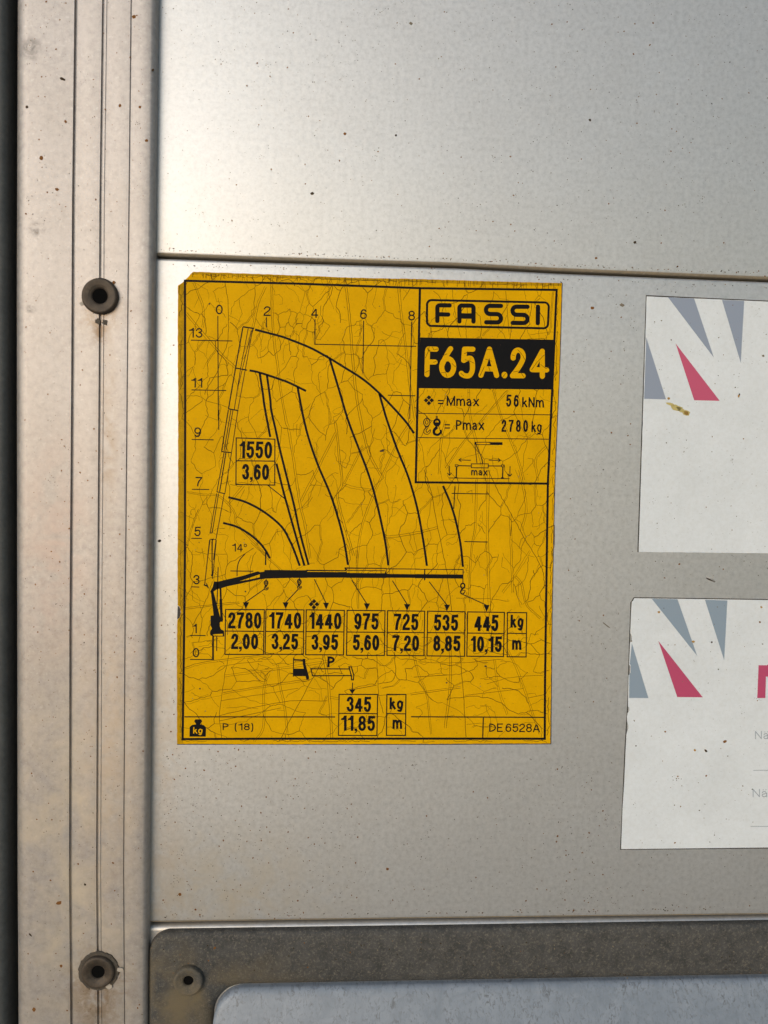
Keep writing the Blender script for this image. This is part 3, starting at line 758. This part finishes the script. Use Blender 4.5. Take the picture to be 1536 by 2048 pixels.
for line, tri in ((K5((1115, 580), (890, 738)), K5((862, 735), (936, 735), (897, 816))), (K5((1520, 575), (1365, 742)), K5((1331, 735), (1403, 735), (1367, 816))),
                  (K6((288, 345), (425, 625)), K6((390, 622), (462, 622), (428, 703))), (K6((730, 355), (906, 634)), K6((872, 629), (946, 630), (908, 711))),
                  (K6((1210, 362), (1383, 640)), K6((1345, 637), (1420, 640), (1382, 717))), (K7((155, 457), (347, 710)), K7((317, 708), (384, 709), (349, 781))),
                  (K7((525, 597), (780, 712)), K7((750, 710), (818, 712), (784, 788))), (K9((154, 290), (152, 345)), K9((131, 336), (173, 337), (152, 369)))):
    Ink(L1).stroke(line, 1.9).fill(tri).build('pointer_arrow', M_ink, chart)
diamonds(Ink(L1), *K6((283, 640))[0], 62 / 5.908).build('diamond_symbol', M_ink, chart)
# load boxes: upper figure kilograms, lower figure metres
BW = 33
def box(name, K, quad, div, t1, t2, up, lo):
    q = K(*quad); bx = Ink(L1).stroke(q, 2.2, closed=True)
    d = K((0, div))[0][1]
    bx.stroke([(q[0][0] + (q[3][0] - q[0][0]) * .5, d - .4), (q[1][0] + (q[2][0] - q[1][0]) * .5, d + .4)], 2.1)
    o = bx.build(name, M_ink, chart)
    for nm, s, (K_, x0, y0, x1, y1, h, wd) in (('upper_figure', t1, up), ('lower_figure', t2, lo)):
        tk(K_, Ink(L2), s, x0, y0, x1, y1, h, wd, gap=.16).build(nm, M_ink, o)
full = crop(0, 0, 1.0)
box('load_box', K5, ((657, 820), (1115, 822), (1105, 1352), (650, 1350)), 1077, '2780', '2,00', (K5, 686, 1044, 1080, 1046, 192, BW), (K5, 722, 1288, 1042, 1291, 184, BW))
box('load_box', full, ((532.1, 1218.9), (608.0, 1219.6), (606.6, 1308.6), (530.2, 1308.3)), 1263, '1740', '3,25', (full, 538, 1257, 602.6, 1257.6, 33, 5.6), (full, 542.8, 1298.4, 596.2, 1299, 31.5, 5.6))
box('load_box', K6, ((192, 706), (642, 712), (632, 1238), (186, 1236)), 965, '1440', '3,95', (K6, 226, 930, 606, 934, 194, BW), (K6, 252, 1178, 567, 1182, 184, BW))
box('load_box', K6, ((675, 712), (1122, 716), (1115, 1245), (668, 1243)), 970, '975', '5,60', (K6, 757, 938, 1046, 942, 194, BW), (K6, 740, 1183, 1053, 1187, 184, BW))
box('load_box', full, ((775, 1221.3), (849.2, 1222.2), (847.8, 1311.2), (773.8, 1310.6)), 1264.8, '725', '7,20', (full, 787.6, 1260, 836.6, 1260.6, 33, 5.6), (full, 784.3, 1301.6, 838, 1302.2, 31.5, 5.6))
box('load_box', K7, ((137, 780), (547, 786), (543, 1275), (131, 1270)), 1017, '535', '8,85', (K7, 205, 994, 472, 997, 178, 31), (K7, 198, 1218, 496, 1222, 172, 31))
box('load_box', K7, ((577, 788), (980, 793), (970, 1278), (568, 1274)), 1022, '445', '10,15', (K7, 650, 998, 913, 1001, 180, 31), (K7, 610, 1225, 950, 1229, 172, 31))
box('load_box', K4, ((783, 330), (1240, 345), (1238, 887), (780, 880)), 602, '1550', '3,60', (K4, 820, 568, 1206, 575, 200, BW), (K4, 850, 822, 1170, 828, 186, BW))
box('load_box', K9, ((62, 370), (325, 371), (320, 652), (58, 650)), 501, '345', '11,85', (K9, 112, 489, 279, 491, 104, 18), (K9, 75, 618, 306, 621, 104, 18))
box('unit_box', K7, ((1013, 795), (1224, 797), (1218, 1282), (1010, 1280)), 1024, 'kg', 'm', (K7, 1045, 960, 1190, 963, 142, 26), (K7, 1062, 1203, 1166, 1205, 142, 26))
box('unit_box', K9, ((388, 370), (518, 371), (515, 651), (385, 650)), 502, 'kg', 'm', (K9, 406, 472, 500, 473, 82, 15.5), (K9, 426, 605, 492, 606, 82, 15.5))
# truck symbol, weight symbol, small print
tr = Ink(L1)
tr.stroke(K6((42, 1268), (40, 1496)), 1.9).stroke(K6((40, 1296), (182, 1302)), 3.0).fill(K6((40, 1400), (190, 1402), (192, 1490), (40, 1488)))
tr.fill(K6((150, 1284), (183, 1285), (182, 1340), (225, 1500), (221, 1530), (196, 1535), (184, 1488), (150, 1345)))
tr.stroke(K6((247, 1402), (702, 1404), (726, 1483), (266, 1484)), 2.3, closed=True).stroke(K6((697, 1379), (725, 1379), (754, 1480), (749, 1533), (727, 1533), (724, 1483)), 2.3, closed=True)
tk(K6, tr, 'P', 440, 1384, 526, 1386, 130, 27)
tr.build('truck_symbol', M_ink, chart)
for q in (K8((118, 620), (1335, 621)), K9((553, 523), (1458, 527)), K9((1046, 530), (1042, 668))): Ink(L1).stroke(q, 2.4).build('footer_rule', M_ink, chart)
wt = Ink(L1).fill(K8((158, 780), (160, 702), (178, 686), (212, 680), (196, 655), (206, 640), (250, 640), (262, 655), (244, 680), (275, 688), (292, 706), (290, 780))).build('weight_symbol', M_ink, chart)
tk(K8, Ink(L2), 'kg', 188, 755, 264, 756, 52, 9).build('weight_lettering', M_yprint, wt)
tk(K8, Ink(L1), 'P (18)', 426, 727, 674, 729, 56, 9.5, gap=.24, space=.55).build('footer_lettering', M_ink, chart)
tk(K9, Ink(L1), 'DE 6528A', 1086, 626, 1432, 629, 58, 8.2, gap=.17, space=.12).build('part_number_lettering', M_ink, chart)

# -- crazing of the film: the long double cracks are traced, the rest grow until they meet another crack
majors = [K2((1200, 100), (1205, 350), (1212, 600), (1235, 870), (1270, 1100), (1305, 1400), (1370, 1772)) + K4((1405, 250), (1480, 720)) + K10((110, 950), (180, 1250), (240, 1640)),
    K3((640, 60), (690, 430), (720, 760), (745, 1100), (780, 1450), (835, 1772)) + K10((890, 240), (950, 430), (1070, 650)), K3((1270, 100), (1310, 480), (1360, 850), (1410, 1300), (1480, 1772)),
    K10((1440, 0), (1280, 250), (1130, 570), (1010, 830), (900, 1100), (830, 1350), (790, 1700)), K10((530, 0), (560, 200), (585, 480), (615, 740), (560, 880), (590, 1050), (660, 1300), (750, 1600)),
    K10((540, 150), (330, 570), (230, 760), (130, 960)), K10((860, 300), (730, 570), (640, 750)), K10((620, 755), (760, 800), (980, 830)), K10((1120, 1360), (1180, 1380), (1536, 1325)) + K11((150, 645), (290, 610)),
    K11((150, 0), (220, 220), (280, 560), (340, 830), (400, 1150), (440, 1500)), K11((830, 0), (940, 240), (1070, 460), (1220, 740), (1340, 930), (1410, 1090), (1420, 1250)), K11((705, 100), (690, 600), (650, 850), (630, 1250), (640, 1400)),
    K11((832, 0), (820, 600), (828, 1000), (840, 1500)), K11((1160, 0), (1210, 240), (1230, 430), (1180, 640)), K11((1060, 470), (1070, 800), (1080, 1100), (1090, 1300)), K11((1270, 860), (1110, 1120), (980, 1300)),
    K11((1110, 1120), (1180, 1210), (1230, 1420), (1380, 1570)), K11((490, 1355), (830, 1365), (1050, 1390)), K2((650, 140), (690, 450), (680, 850), (610, 1030), (560, 1200), (450, 1380), (410, 1470)),
    K2((190, 510), (400, 760), (620, 1010), (770, 1150)), K2((190, 1490), (340, 1490), (450, 1550), (690, 1620)), K2((1130, 200), (1040, 400), (1000, 600), (930, 850), (860, 1050)), K2((280, 150), (380, 400), (400, 560), (385, 680)),
    K4((200, 970), (400, 1000), (560, 1010), (690, 1110), (770, 1230), (785, 1340), (1000, 1570), (1140, 1720)), K4((870, 890), (690, 1110)), K5((500, 490), (440, 680), (370, 850), (380, 960), (340, 1210)), K5((180, 810), (500, 770), (820, 740)),
    K5((960, 20), (1180, 230), (1536, 560)), K6((790, 0), (795, 300), (805, 690)), K6((1180, 0), (1170, 300), (1195, 680)), K8((480, 100), (440, 300), (400, 600), (420, 790)), K8((800, 270), (760, 400), (755, 700), (680, 820)),
    K8((620, 160), (700, 260), (780, 330)), K8((870, 200), (890, 380), (920, 500), (950, 750)), K8((1240, 120), (1280, 350), (1310, 800)), K8((1230, 170), (1060, 480), (880, 820)), K9((555, 0), (600, 220), (660, 370), (690, 640)), K9((820, 0), (820, 300), (785, 600)),
    K9((875, 0), (900, 250), (930, 660)), K9((1120, 130), (1150, 330), (1210, 510)), K9((1210, 60), (1300, 260), (1430, 640)), K9((440, 80), (440, 260), (330, 300)), K9((320, 100), (330, 350), (365, 500)),
    K1((390, 180), (420, 400), (470, 620)), K1((890, 200), (920, 600)), K1((545, 1110), (560, 1350), (640, 1700), (700, 1960)), K1((770, 1110), (860, 1400), (1000, 1750), (1060, 1960)), K1((910, 1120), (700, 1360), (500, 1600), (330, 1850)),
    K1((330, 1400), (290, 1600), (270, 1900)), K1((1270, 1640), (1170, 1760), (1190, 1960))]
hor = [K8((120, 230), (300, 180), (800, 120)), K8((380, 240), (450, 205), (750, 170)), K8((440, 290), (780, 245), (1300, 170)), K8((430, 430), (760, 375), (1130, 320)), K8((410, 490), (700, 445), (1040, 390)), K8((400, 610), (910, 500), (1270, 490)),
       K8((400, 655), (900, 550)), K9((550, 370), (890, 320)), K9((600, 150), (900, 155), (1180, 130)), K9((920, 375), (1320, 330)), K9((570, 250), (800, 240)), K9((1070, 300), (1240, 255), (1460, 240)), K9((0, 390), (60, 400)), K9((150, 340), (320, 310)), K9((1350, 395), (1460, 370))]
X0, Y0, X1, Y1, CS = 350, 540, 1130, 1492, 1.5
NX = int((X1 - X0) / CS) + 2
occ = {}
def cell(p): return int((p[0] - X0) / CS) + NX * int((p[1] - Y0) / CS)
def inside(p):
    x, y = p; t = (y - 566) / 921.0
    if (x - 356) / 31 + (y - 543) / 28 < 1.12: return False
    return (356.5 + (x * 0) - 2 * max(0, t)) + 1 < x < 1122 - 23 * t and 546 + (x - 380) * .03 < y < 1486
ck, ck2 = Ink(TH + .000012), Ink(TH + .000014)
ck.step = ck2.step = 1.0e-9
def mark(pts, idn):
    for (a, b) in zip(pts, pts[1:]):
        m = max(1, int(math.hypot(b[0] - a[0], b[1] - a[1]) / .8))
        for k in range(m + 1):
            p = (a[0] + (b[0] - a[0]) * k / m, a[1] + (b[1] - a[1]) * k / m)
            c = cell(p)
            for d in (0, 1, -1, NX, -NX): occ.setdefault(c + d, idn)
crk = random.Random(21)
idn = 0
def jig(pts, a):
    return [(x + crk.uniform(-a, a), y + crk.uniform(-a, a)) for x, y in pts]
for k, mj in enumerate(majors + hor):
    idn += 1
    pts = [q for q in spline(mj, 7) if inside(q)]
    if len(pts) < 2: continue
    mark(pts, idn)
    dbl = crk.random() < (.8 if k < len(majors) else .35)
    if dbl:
        h = crk.uniform(1.5, 2.1)
        for s_ in (-h, h):
            q = []
            for i, p in enumerate(pts):
                a, b = pts[max(0, i - 1)], pts[min(len(pts) - 1, i + 1)]
                dx, dy = b[0] - a[0], b[1] - a[1]; L = math.hypot(dx, dy) or 1
                q.append((p[0] - dy / L * s_, p[1] + dx / L * s_))
            ck.stroke(jig(q, .55), crk.uniform(.5, .9))
    else: ck.stroke(jig(pts, .8), crk.uniform(.7, 1.15))
def orient(y):
    r = crk.random()
    if y < 1270:
        if r < .45: return math.radians(90 + crk.gauss(-6, 12))
        if r < .72: return math.radians(115 + crk.gauss(0, 14))
        if r < .90: return math.radians(crk.gauss(10, 22))
        return crk.uniform(0, math.pi)
    if r < .5: return math.radians(-8 + crk.gauss(0, 10))
    if r < .85: return math.radians(85 + crk.gauss(0, 14))
    return crk.uniform(0, math.pi)
def grow(seed, ang, idn, wig, maxlen):
    half = []
    for sgn in (1, -1):
        p = seed; base = a = ang + (0 if sgn > 0 else math.pi); pts = []; L = 0
        while L < maxlen:
            a += crk.gauss(0, wig * .25)
            if crk.random() < .30: a += crk.gauss(0, wig * 2.4)
            a += (base - a) * .12
            stp = 3.2; q = (p[0] + stp * math.cos(a), p[1] + stp * math.sin(a))
            if not inside(q): break
            hit = any(occ.get(cell((p[0] + stp * t * math.cos(a), p[1] + stp * t * math.sin(a))), idn) != idn for t in (.5, 1))
            pts.append(q); p = q; L += stp
            if hit: break
        half.append(pts)
    return half[1][::-1] + [seed] + half[0]
def wander(a, b, amp, lev):
    if lev == 0: return [a]
    dx, dy = b[0] - a[0], b[1] - a[1]; o = crk.gauss(0, amp)
    m = ((a[0] + b[0]) / 2 - dy * o, (a[1] + b[1]) / 2 + dx * o)
    return wander(a, m, amp, lev - 1) + wander(m, b, amp, lev - 1)
def cells(y0, y1, cw, ch, lean, clusters):
    """a closed network of shrinkage cells, cw by ch pixels on average, leaning as the film was stretched"""
    global idn
    def fwd(x, y): return Vector(((x + lean * (y - y0)) / cw, y / ch))
    def inv(p): y = p.y * ch; return (p.x * cw - lean * (y - y0), y)
    seeds = []
    want = int((X1 - X0) * (y1 - y0) / (cw * ch))
    pts = [(crk.uniform(X0 - 60, X1 + 60), crk.uniform(y0 - 70, y1 + 70)) for _ in range(int(want * 1.35))]
    for cx, cy, rx_, ry_, n_ in clusters: pts += [(crk.gauss(cx, rx_), crk.gauss(cy, ry_)) for _ in range(n_)]
    for x, y in pts:
        q = fwd(x, y)
        lim = .30 if any(abs(x - c[0]) < 2 * c[2] and abs(y - c[1]) < 2 * c[3] for c in clusters) else .55
        if all((q - o_).length > lim for o_ in seeds): seeds.append(q)
    vv, _, tris, *_ = delaunay_2d_cdt(seeds, [], [], 0, 1e-7)
    cc, byedge = [], {}
    for t, f_ in enumerate(tris):
        A, Bq, Cq = (vv[k] for k in f_)
        d_ = 2 * (A.x * (Bq.y - Cq.y) + Bq.x * (Cq.y - A.y) + Cq.x * (A.y - Bq.y))
        if abs(d_) < 1e-6: cc.append(None)
        else:
            a2, b2, c2 = A.length_squared, Bq.length_squared, Cq.length_squared
            cc.append(Vector(((a2 * (Bq.y - Cq.y) + b2 * (Cq.y - A.y) + c2 * (A.y - Bq.y)) / d_, (a2 * (Cq.x - Bq.x) + b2 * (A.x - Cq.x) + c2 * (Bq.x - A.x)) / d_)))
        for k in range(3): byedge.setdefault(tuple(sorted((f_[k], f_[(k + 1) % 3]))), []).append(t)
    for e_, ts in byedge.items():
        if len(ts) != 2 or cc[ts[0]] is None or cc[ts[1]] is None or crk.random() < .17: continue
        p, q = inv(cc[ts[0]]), inv(cc[ts[1]])
        L = math.hypot(q[0] - p[0], q[1] - p[1])
        if L < 3 or L > 130: continue
        pts = wander(p, q, .075, 3 if L > 18 else 2) + [q]
        pts = [z for z in pts if inside(z) and y0 - 1 <= z[1] <= y1 + 1]
        pts = [z for z in pts if occ.get(cell(z), 1e9) > n_major or crk.random() < .3]
        if len(pts) < 2: continue
        u = crk.random(); wd = crk.uniform(.5, 1.15)
        if u < .13:
            for h in (-1.3, 1.3): ck.stroke(jig([(x + h * .9, y + h * .35) for x, y in pts], .2), .65)
        elif u < .30: ck2.stroke(pts, wd + .15)
        else: ck.stroke(pts, wd)
n_major = idn
cells(545, 1275, 30, 52, .16, [(600, 650, 28, 22, 46), (1075, 1100, 16, 40, 22), (400, 770, 18, 14, 10)])
cells(1275, 1484, 46, 27, -.25, [(590, 1300, 90, 18, 30), (830, 1330, 120, 24, 60), (1000, 1280, 40, 16, 22), (530, 1340, 14, 8, 14)])
for count, wig, ml in ((170, .30, 34), (150, .38, 18)):
    for _ in range(count):
        s_ = (crk.uniform(360, 1118), crk.uniform(552, 1484))
        if not inside(s_) or cell(s_) in occ: continue
        idn += 1
        pts = grow(s_, orient(s_[1]), idn, wig, ml)
        if len(pts) > 2: ck.stroke(jig(pts, .35), crk.uniform(.45, .85), w1=.4)
# perished top and side edges: short ticks running in from the rim
for _ in range(150):
    x = crk.uniform(385, 1118); y = 546 + (x - 385) * .0275 + crk.uniform(0, 1)
    ck.stroke([(x, y), (x + crk.uniform(-2, 2), y + crk.uniform(3, 14))], crk.uniform(.5, 1.0))
for e0, e1, dy in (((390, 551), (1120, 572), 1.5), ((362, 600), (362, 1480), 1.2), ((1115, 590), (1095, 1480), 1.4), ((362, 1482), (1094, 1482), 1.0)):
    n = 120; pts = [(e0[0] + (e1[0] - e0[0]) * k / n + crk.gauss(0, dy), e0[1] + (e1[1] - e0[1]) * k / n + crk.gauss(0, dy)) for k in range(n + 1)]
    k = 0
    while k < n:
        m = crk.randint(4, 14)
        if crk.random() < .7 and len(pts[k:k + m]) > 1: ck.stroke(pts[k:k + m], crk.uniform(.6, 1.1))
        k += m
for o in (ck.build('crazing', M_crack, chart), ck2.build('crazing', M_crack2, chart)): o['kind'] = 'stuff'

# ------------------------------------------------------------------ specks of dirt and rust, fused to what they sit on
def specks(parent, regions, count, lift, pr, seed, sizes=(.5, 1.5), rust=.18, named=(), avoid=(), fade=.45):
    r = random.Random(seed); v, f, mi = [], [], []
    def one(x, y, s, m, ex=1.0, ang=0.0, n=7):
        o = len(v)
        for k in range(n):
            t = 2 * math.pi * k / n; q = s * r.uniform(.75, 1.2)
            dx, dy = q * math.cos(t) * ex, q * math.sin(t)
            X, Z = P(x + dx * math.cos(ang) - dy * math.sin(ang), y + dx * math.sin(ang) + dy * math.cos(ang), pr)
            v.append((X, -pr - lift - len(f) * 1e-9, Z))
        f.append(tuple(range(o, o + n))); mi.append(m)
    tot = sum((b[2] - b[0]) * (b[3] - b[1]) for b in regions)
    for b in regions:
        m_ = int(count * (b[2] - b[0]) * (b[3] - b[1]) / tot)
        i = 0
        while i < m_:
            x, y = r.uniform(b[0], b[2]), r.uniform(b[1], b[3]); i += 1
            if any(a[0] < x < a[2] and a[1] < y < a[3] for a in avoid): continue
            s = sizes[0] + (sizes[1] - sizes[0]) * r.random() ** 2.6
            u = r.random()
            one(x, y, s * (1.5 if u < rust else 1), 1 if u < rust else (2 if u < rust + fade else 0), r.uniform(1, 1.5), r.uniform(0, 3))
            if r.random() < .08:
                for _ in range(r.randint(2, 5)): one(x + r.gauss(0, 7), y + r.gauss(0, 6), s * .7, 0)
    for x, y, s, m, ex, ang in named: one(x, y, s, m, ex, ang, 10)
    o = mesh_obj('dirt_specks', v, f, [M_speck, M_rust, M_lite, M_scr, M_smear, M_smear2], parent, midx=mi); o['kind'] = 'stuff'
    return o
specks(side, [(325, -20, 1560, 500), (322, 528, 1560, 1832)], 4600, .00004, 0, 3, (.35, 1.1),
       avoid=[(350, 538, 1128, 1492), (1270, 585, 1600, 1110), (1240, 1188, 1600, 1702), (0, 0, 0, 0)],
       named=[(624, 387, 2.9, 0, 1.5, -.2), (822, 47, 3.2, 2, 1.2, 0), (690, 268, 3, 1, 1, 1), (792, 271, 2.2, 0, 1, 0), (1422, 1160, 2.0, 0, 5.0, .42), (1419, 1155.5, 2.6, 3, 4.6, .45), (1426, 1161, 1.6, 3, 4, .6), (1185, 616, 3.2, 1, 1.1, .3), (1244, 610, 3.4, 2, 1.4, .2),
              (319, 1082, 3.0, 0, 1.2, 0), (1212, 1250, 10, 2, .12, -.9), (775, 1738, 2.8, 1, 1, 0), (360, 1789, 3.2, 1, 1, 0), (391, 1819, 2.0, 1, 1, 0), (1180, 240, 2.6, 0, 1, 0), (1270, 485, 3, 0, 1, 0), (1192, 516, 2.6, 1, 1, 0)])
specks(side, [(318, 1490, 720, 1838), (322, 1250, 352, 1838), (1100, 1520, 1240, 1830)], 520, .00006, 0, 13, (.35, 1.15), rust=.4)
jn = []
for k in range(330):
    x = rnd.uniform(322, 1540); u = rnd.random()
    y = interp(G1, x) + (-12 - abs(rnd.gauss(0, 3)) if u < .55 else 11 + abs(rnd.gauss(0, 4))) if u < .75 else interp(G2, x) - 14 - abs(rnd.gauss(0, 5))
    jn.append((x, y, rnd.uniform(.4, 1.1), rnd.choice((0, 0, 2, 1)), rnd.uniform(1, 2.2), rnd.gauss(0, .5)))
specks(side, [(0, 0, 1, 1)], 0, .00007, 0, 17, named=jn)
specks(post, [(46, -20, 140, 2060), (150, -20, 194, 2060), (206, -20, 247, 2060), (256, -20, 288, 2060)], 900, .00005, PR, 5, (.4, 1.2), rust=.34,
       named=[(125, 158, 2.8, 0, 2.0, .45), (83, 316, 4, 1, 1, 0), (114, 379, 3.6, 1, 1.1, 0), (131, 243, 3, 1, 1.3, 1), (268, 33, 4, 1, 1.2, 0), (293, 281, 3, 1, 1, 0), (306, 140, 2.8, 0, 1, 0), (118, 1806, 4, 1, 1.5, -.3),
              (68, 2019, 4.2, 1, 1, 0), (61, 1870, 1.8, 0, 2.4, .8), (122, 1932, 3.4, 1, .8, 0), (54, 214, 3, 0, 1, 0), (240, 211, 3, 1, 1, 0), (280, 214, 3, 1, 1, 0), (170, 1769, 2.6, 0, 1, 0)])
specks(chart, [(362, 560, 1092, 1480)], 260, L4, 0, 9, (.4, .95), rust=.0, named=[(764, 901.5, 2.4, 0, 1.9, -.25), (419, 608, 2.0, 0, 1, 0), (491, 1183, 1.8, 0, 1, 0), (971, 1332, 1.8, 0, 1.6, 0), (400, 1377, 1.8, 0, 1, 0), (893, 1365, 1.8, 0, 1, 0)])

# ------------------------------------------------------------------ the two white stickers at the right
upS = thing('notice_sticker', 'white sticker with crimson and grey wedges, blank below, smeared olive yellow', 'sticker', (P(1500, 1104)[0], 0, P(1500, 1104)[1]), 'white wedge-logo stickers')
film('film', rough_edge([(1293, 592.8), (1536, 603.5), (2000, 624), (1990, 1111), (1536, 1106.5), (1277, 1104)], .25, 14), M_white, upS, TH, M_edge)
Ink(.00003).stroke([(1536, 602.5), (1293, 591.5), (1276, 1104.5)], 2.6).build('rim_outline', M_edge, upS)  # dark outline along the top and left edges
for pts in (((510, 178), (778, 191), (980, 796)), ((1062, 205), (1290, 216), (1255, 850)), ((287, 585), (490, 1223), (266, 1217))):
    Ink(L1).fill(KA(*pts)).build('grey_wedge', M_wedge, upS)
Ink(L1).fill(KA((588, 650), (1040, 1238), (778, 1232))).build('red_wedge', M_red, upS)
specks(upS, [(1298, 610, 1600, 1100)], 90, L4, 0, 31, (.5, 1.5), rust=.1, fade=.6,
       named=[(1352, 815, 6, 4, 2.2, .35), (1361, 819, 5.0, 4, 1.9, .5), (1371, 825, 5.2, 4, 1.6, .35), (1372, 826, 3.4, 5, 1.7, .3), (1341, 809, 3, 4, 3.2, .35), (1478, 789, 2.2, 0, .7, .3), (1477, 792, 3.2, 5, .6, .2), (1337, 797, 2.6, 5, 1.2, .2), (1526, 712, 2.6, 2, 1, 0)])
loS = thing('notice_sticker', 'white sticker with chipped left edge, crimson letter and pale grey lettering', 'sticker', (P(1500, 1697)[0], 0, P(1500, 1697)[1]), 'white wedge-logo stickers')
le = KC((30, 1320), (45, 900), (62, 640), (75, 330), (84, 150), (90, 118), (103, 85), (104, 55), (92, 20)) + KB((90, 1400), (96, 1362), (114, 1335), (112, 1305), (101, 1295), (106, 975), (122, 955), (126, 880), (112, 868), (122, 640), (139, 615), (140, 570), (124, 545), (133, 300), (140, 222), (152, 212), (166, 185))
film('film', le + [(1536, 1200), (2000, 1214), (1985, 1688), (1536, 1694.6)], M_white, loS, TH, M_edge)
Ink(.00003).stroke([(1536, 1199.3), (1268, 1195.5), (1262, 1205), (1259, 1290), (1256, 1400), (1250, 1500), (1241.3, 1698.5), (1536, 1696)], 2.4).build('rim_outline', M_edge, loS)  # dark outline following the top, left and bottom edges
for pts in (((342, 190), (608, 196), (810, 778)), ((888, 202), (1118, 208), (1085, 822)), ((140, 645), (310, 1208), (112, 1207), (114, 960), (127, 950), (129, 870), (118, 860))):
    Ink(L1).fill(KB(*pts)).build('grey_wedge', M_wedge2, loS)
Ink(L1).fill(KB((411, 622), (866, 1200), (605, 1198))).build('red_wedge', M_red2, loS)
nl = Ink(L1); nl.fill(KB((1437, 872), (1516, 872), (1507, 1208), (1423, 1208))); nl.stroke(spline(KB((1508, 985), (1530, 915), (1590, 890), (1650, 950), (1650, 1206))), 15); nl.build('red_lettering', M_red2, loS)
tk(KC, Ink(L1), 'N\u00e4', 1402, 194, 1545, 194, 82, 8.5, gap=.3).build('grey_lettering', M_pale, loS)
tk(KC, Ink(L1), 'N\u00e4c', 1377, 788, 1610, 788, 84, 8.5, gap=.3).build('grey_lettering', M_pale, loS)
for a, b in (((1383, 514), (3000, 505)), ((1354, 1088), (2980, 1076))): Ink(L1).stroke(KC(a, b), 1.3).build('ruled_line', M_pale, loS)
specks(loS, [(1262, 1205, 1600, 1690)], 110, L4, 0, 33, (.5, 1.5), rust=.14, fade=.6,
       named=[(1386, 1283, 2.6, 5, 1.2, 0), (1317, 1224, 2.2, 5, 1.2, 0), (1411, 1501, 2.4, 0, 1.6, .8), (1389, 1500, 2.4, 5, 1, 0), (1449, 1482.5, 2.6, 1, 1.5, -.4), (1423, 1284, 1.8, 0, 1, 0), (1522, 1214, 2, 5, 1, 0), (1330, 1463, 2, 1, 1, 0)])
specks(fr, [(310, 1880, 1560, 1960)], 200, .0001, FT, 41, (.5, 1.6), rust=.1)
# the tan tone of each rolled lip lies in the boards' own material; chips along the chart's rim
ed = Ink(TH + .00003)
ed.fill(K5((86, 935), (92, 780), (108, 785), (122, 815), (124, 885), (112, 922))); ed.build('missing_chip', M_edge, chart)
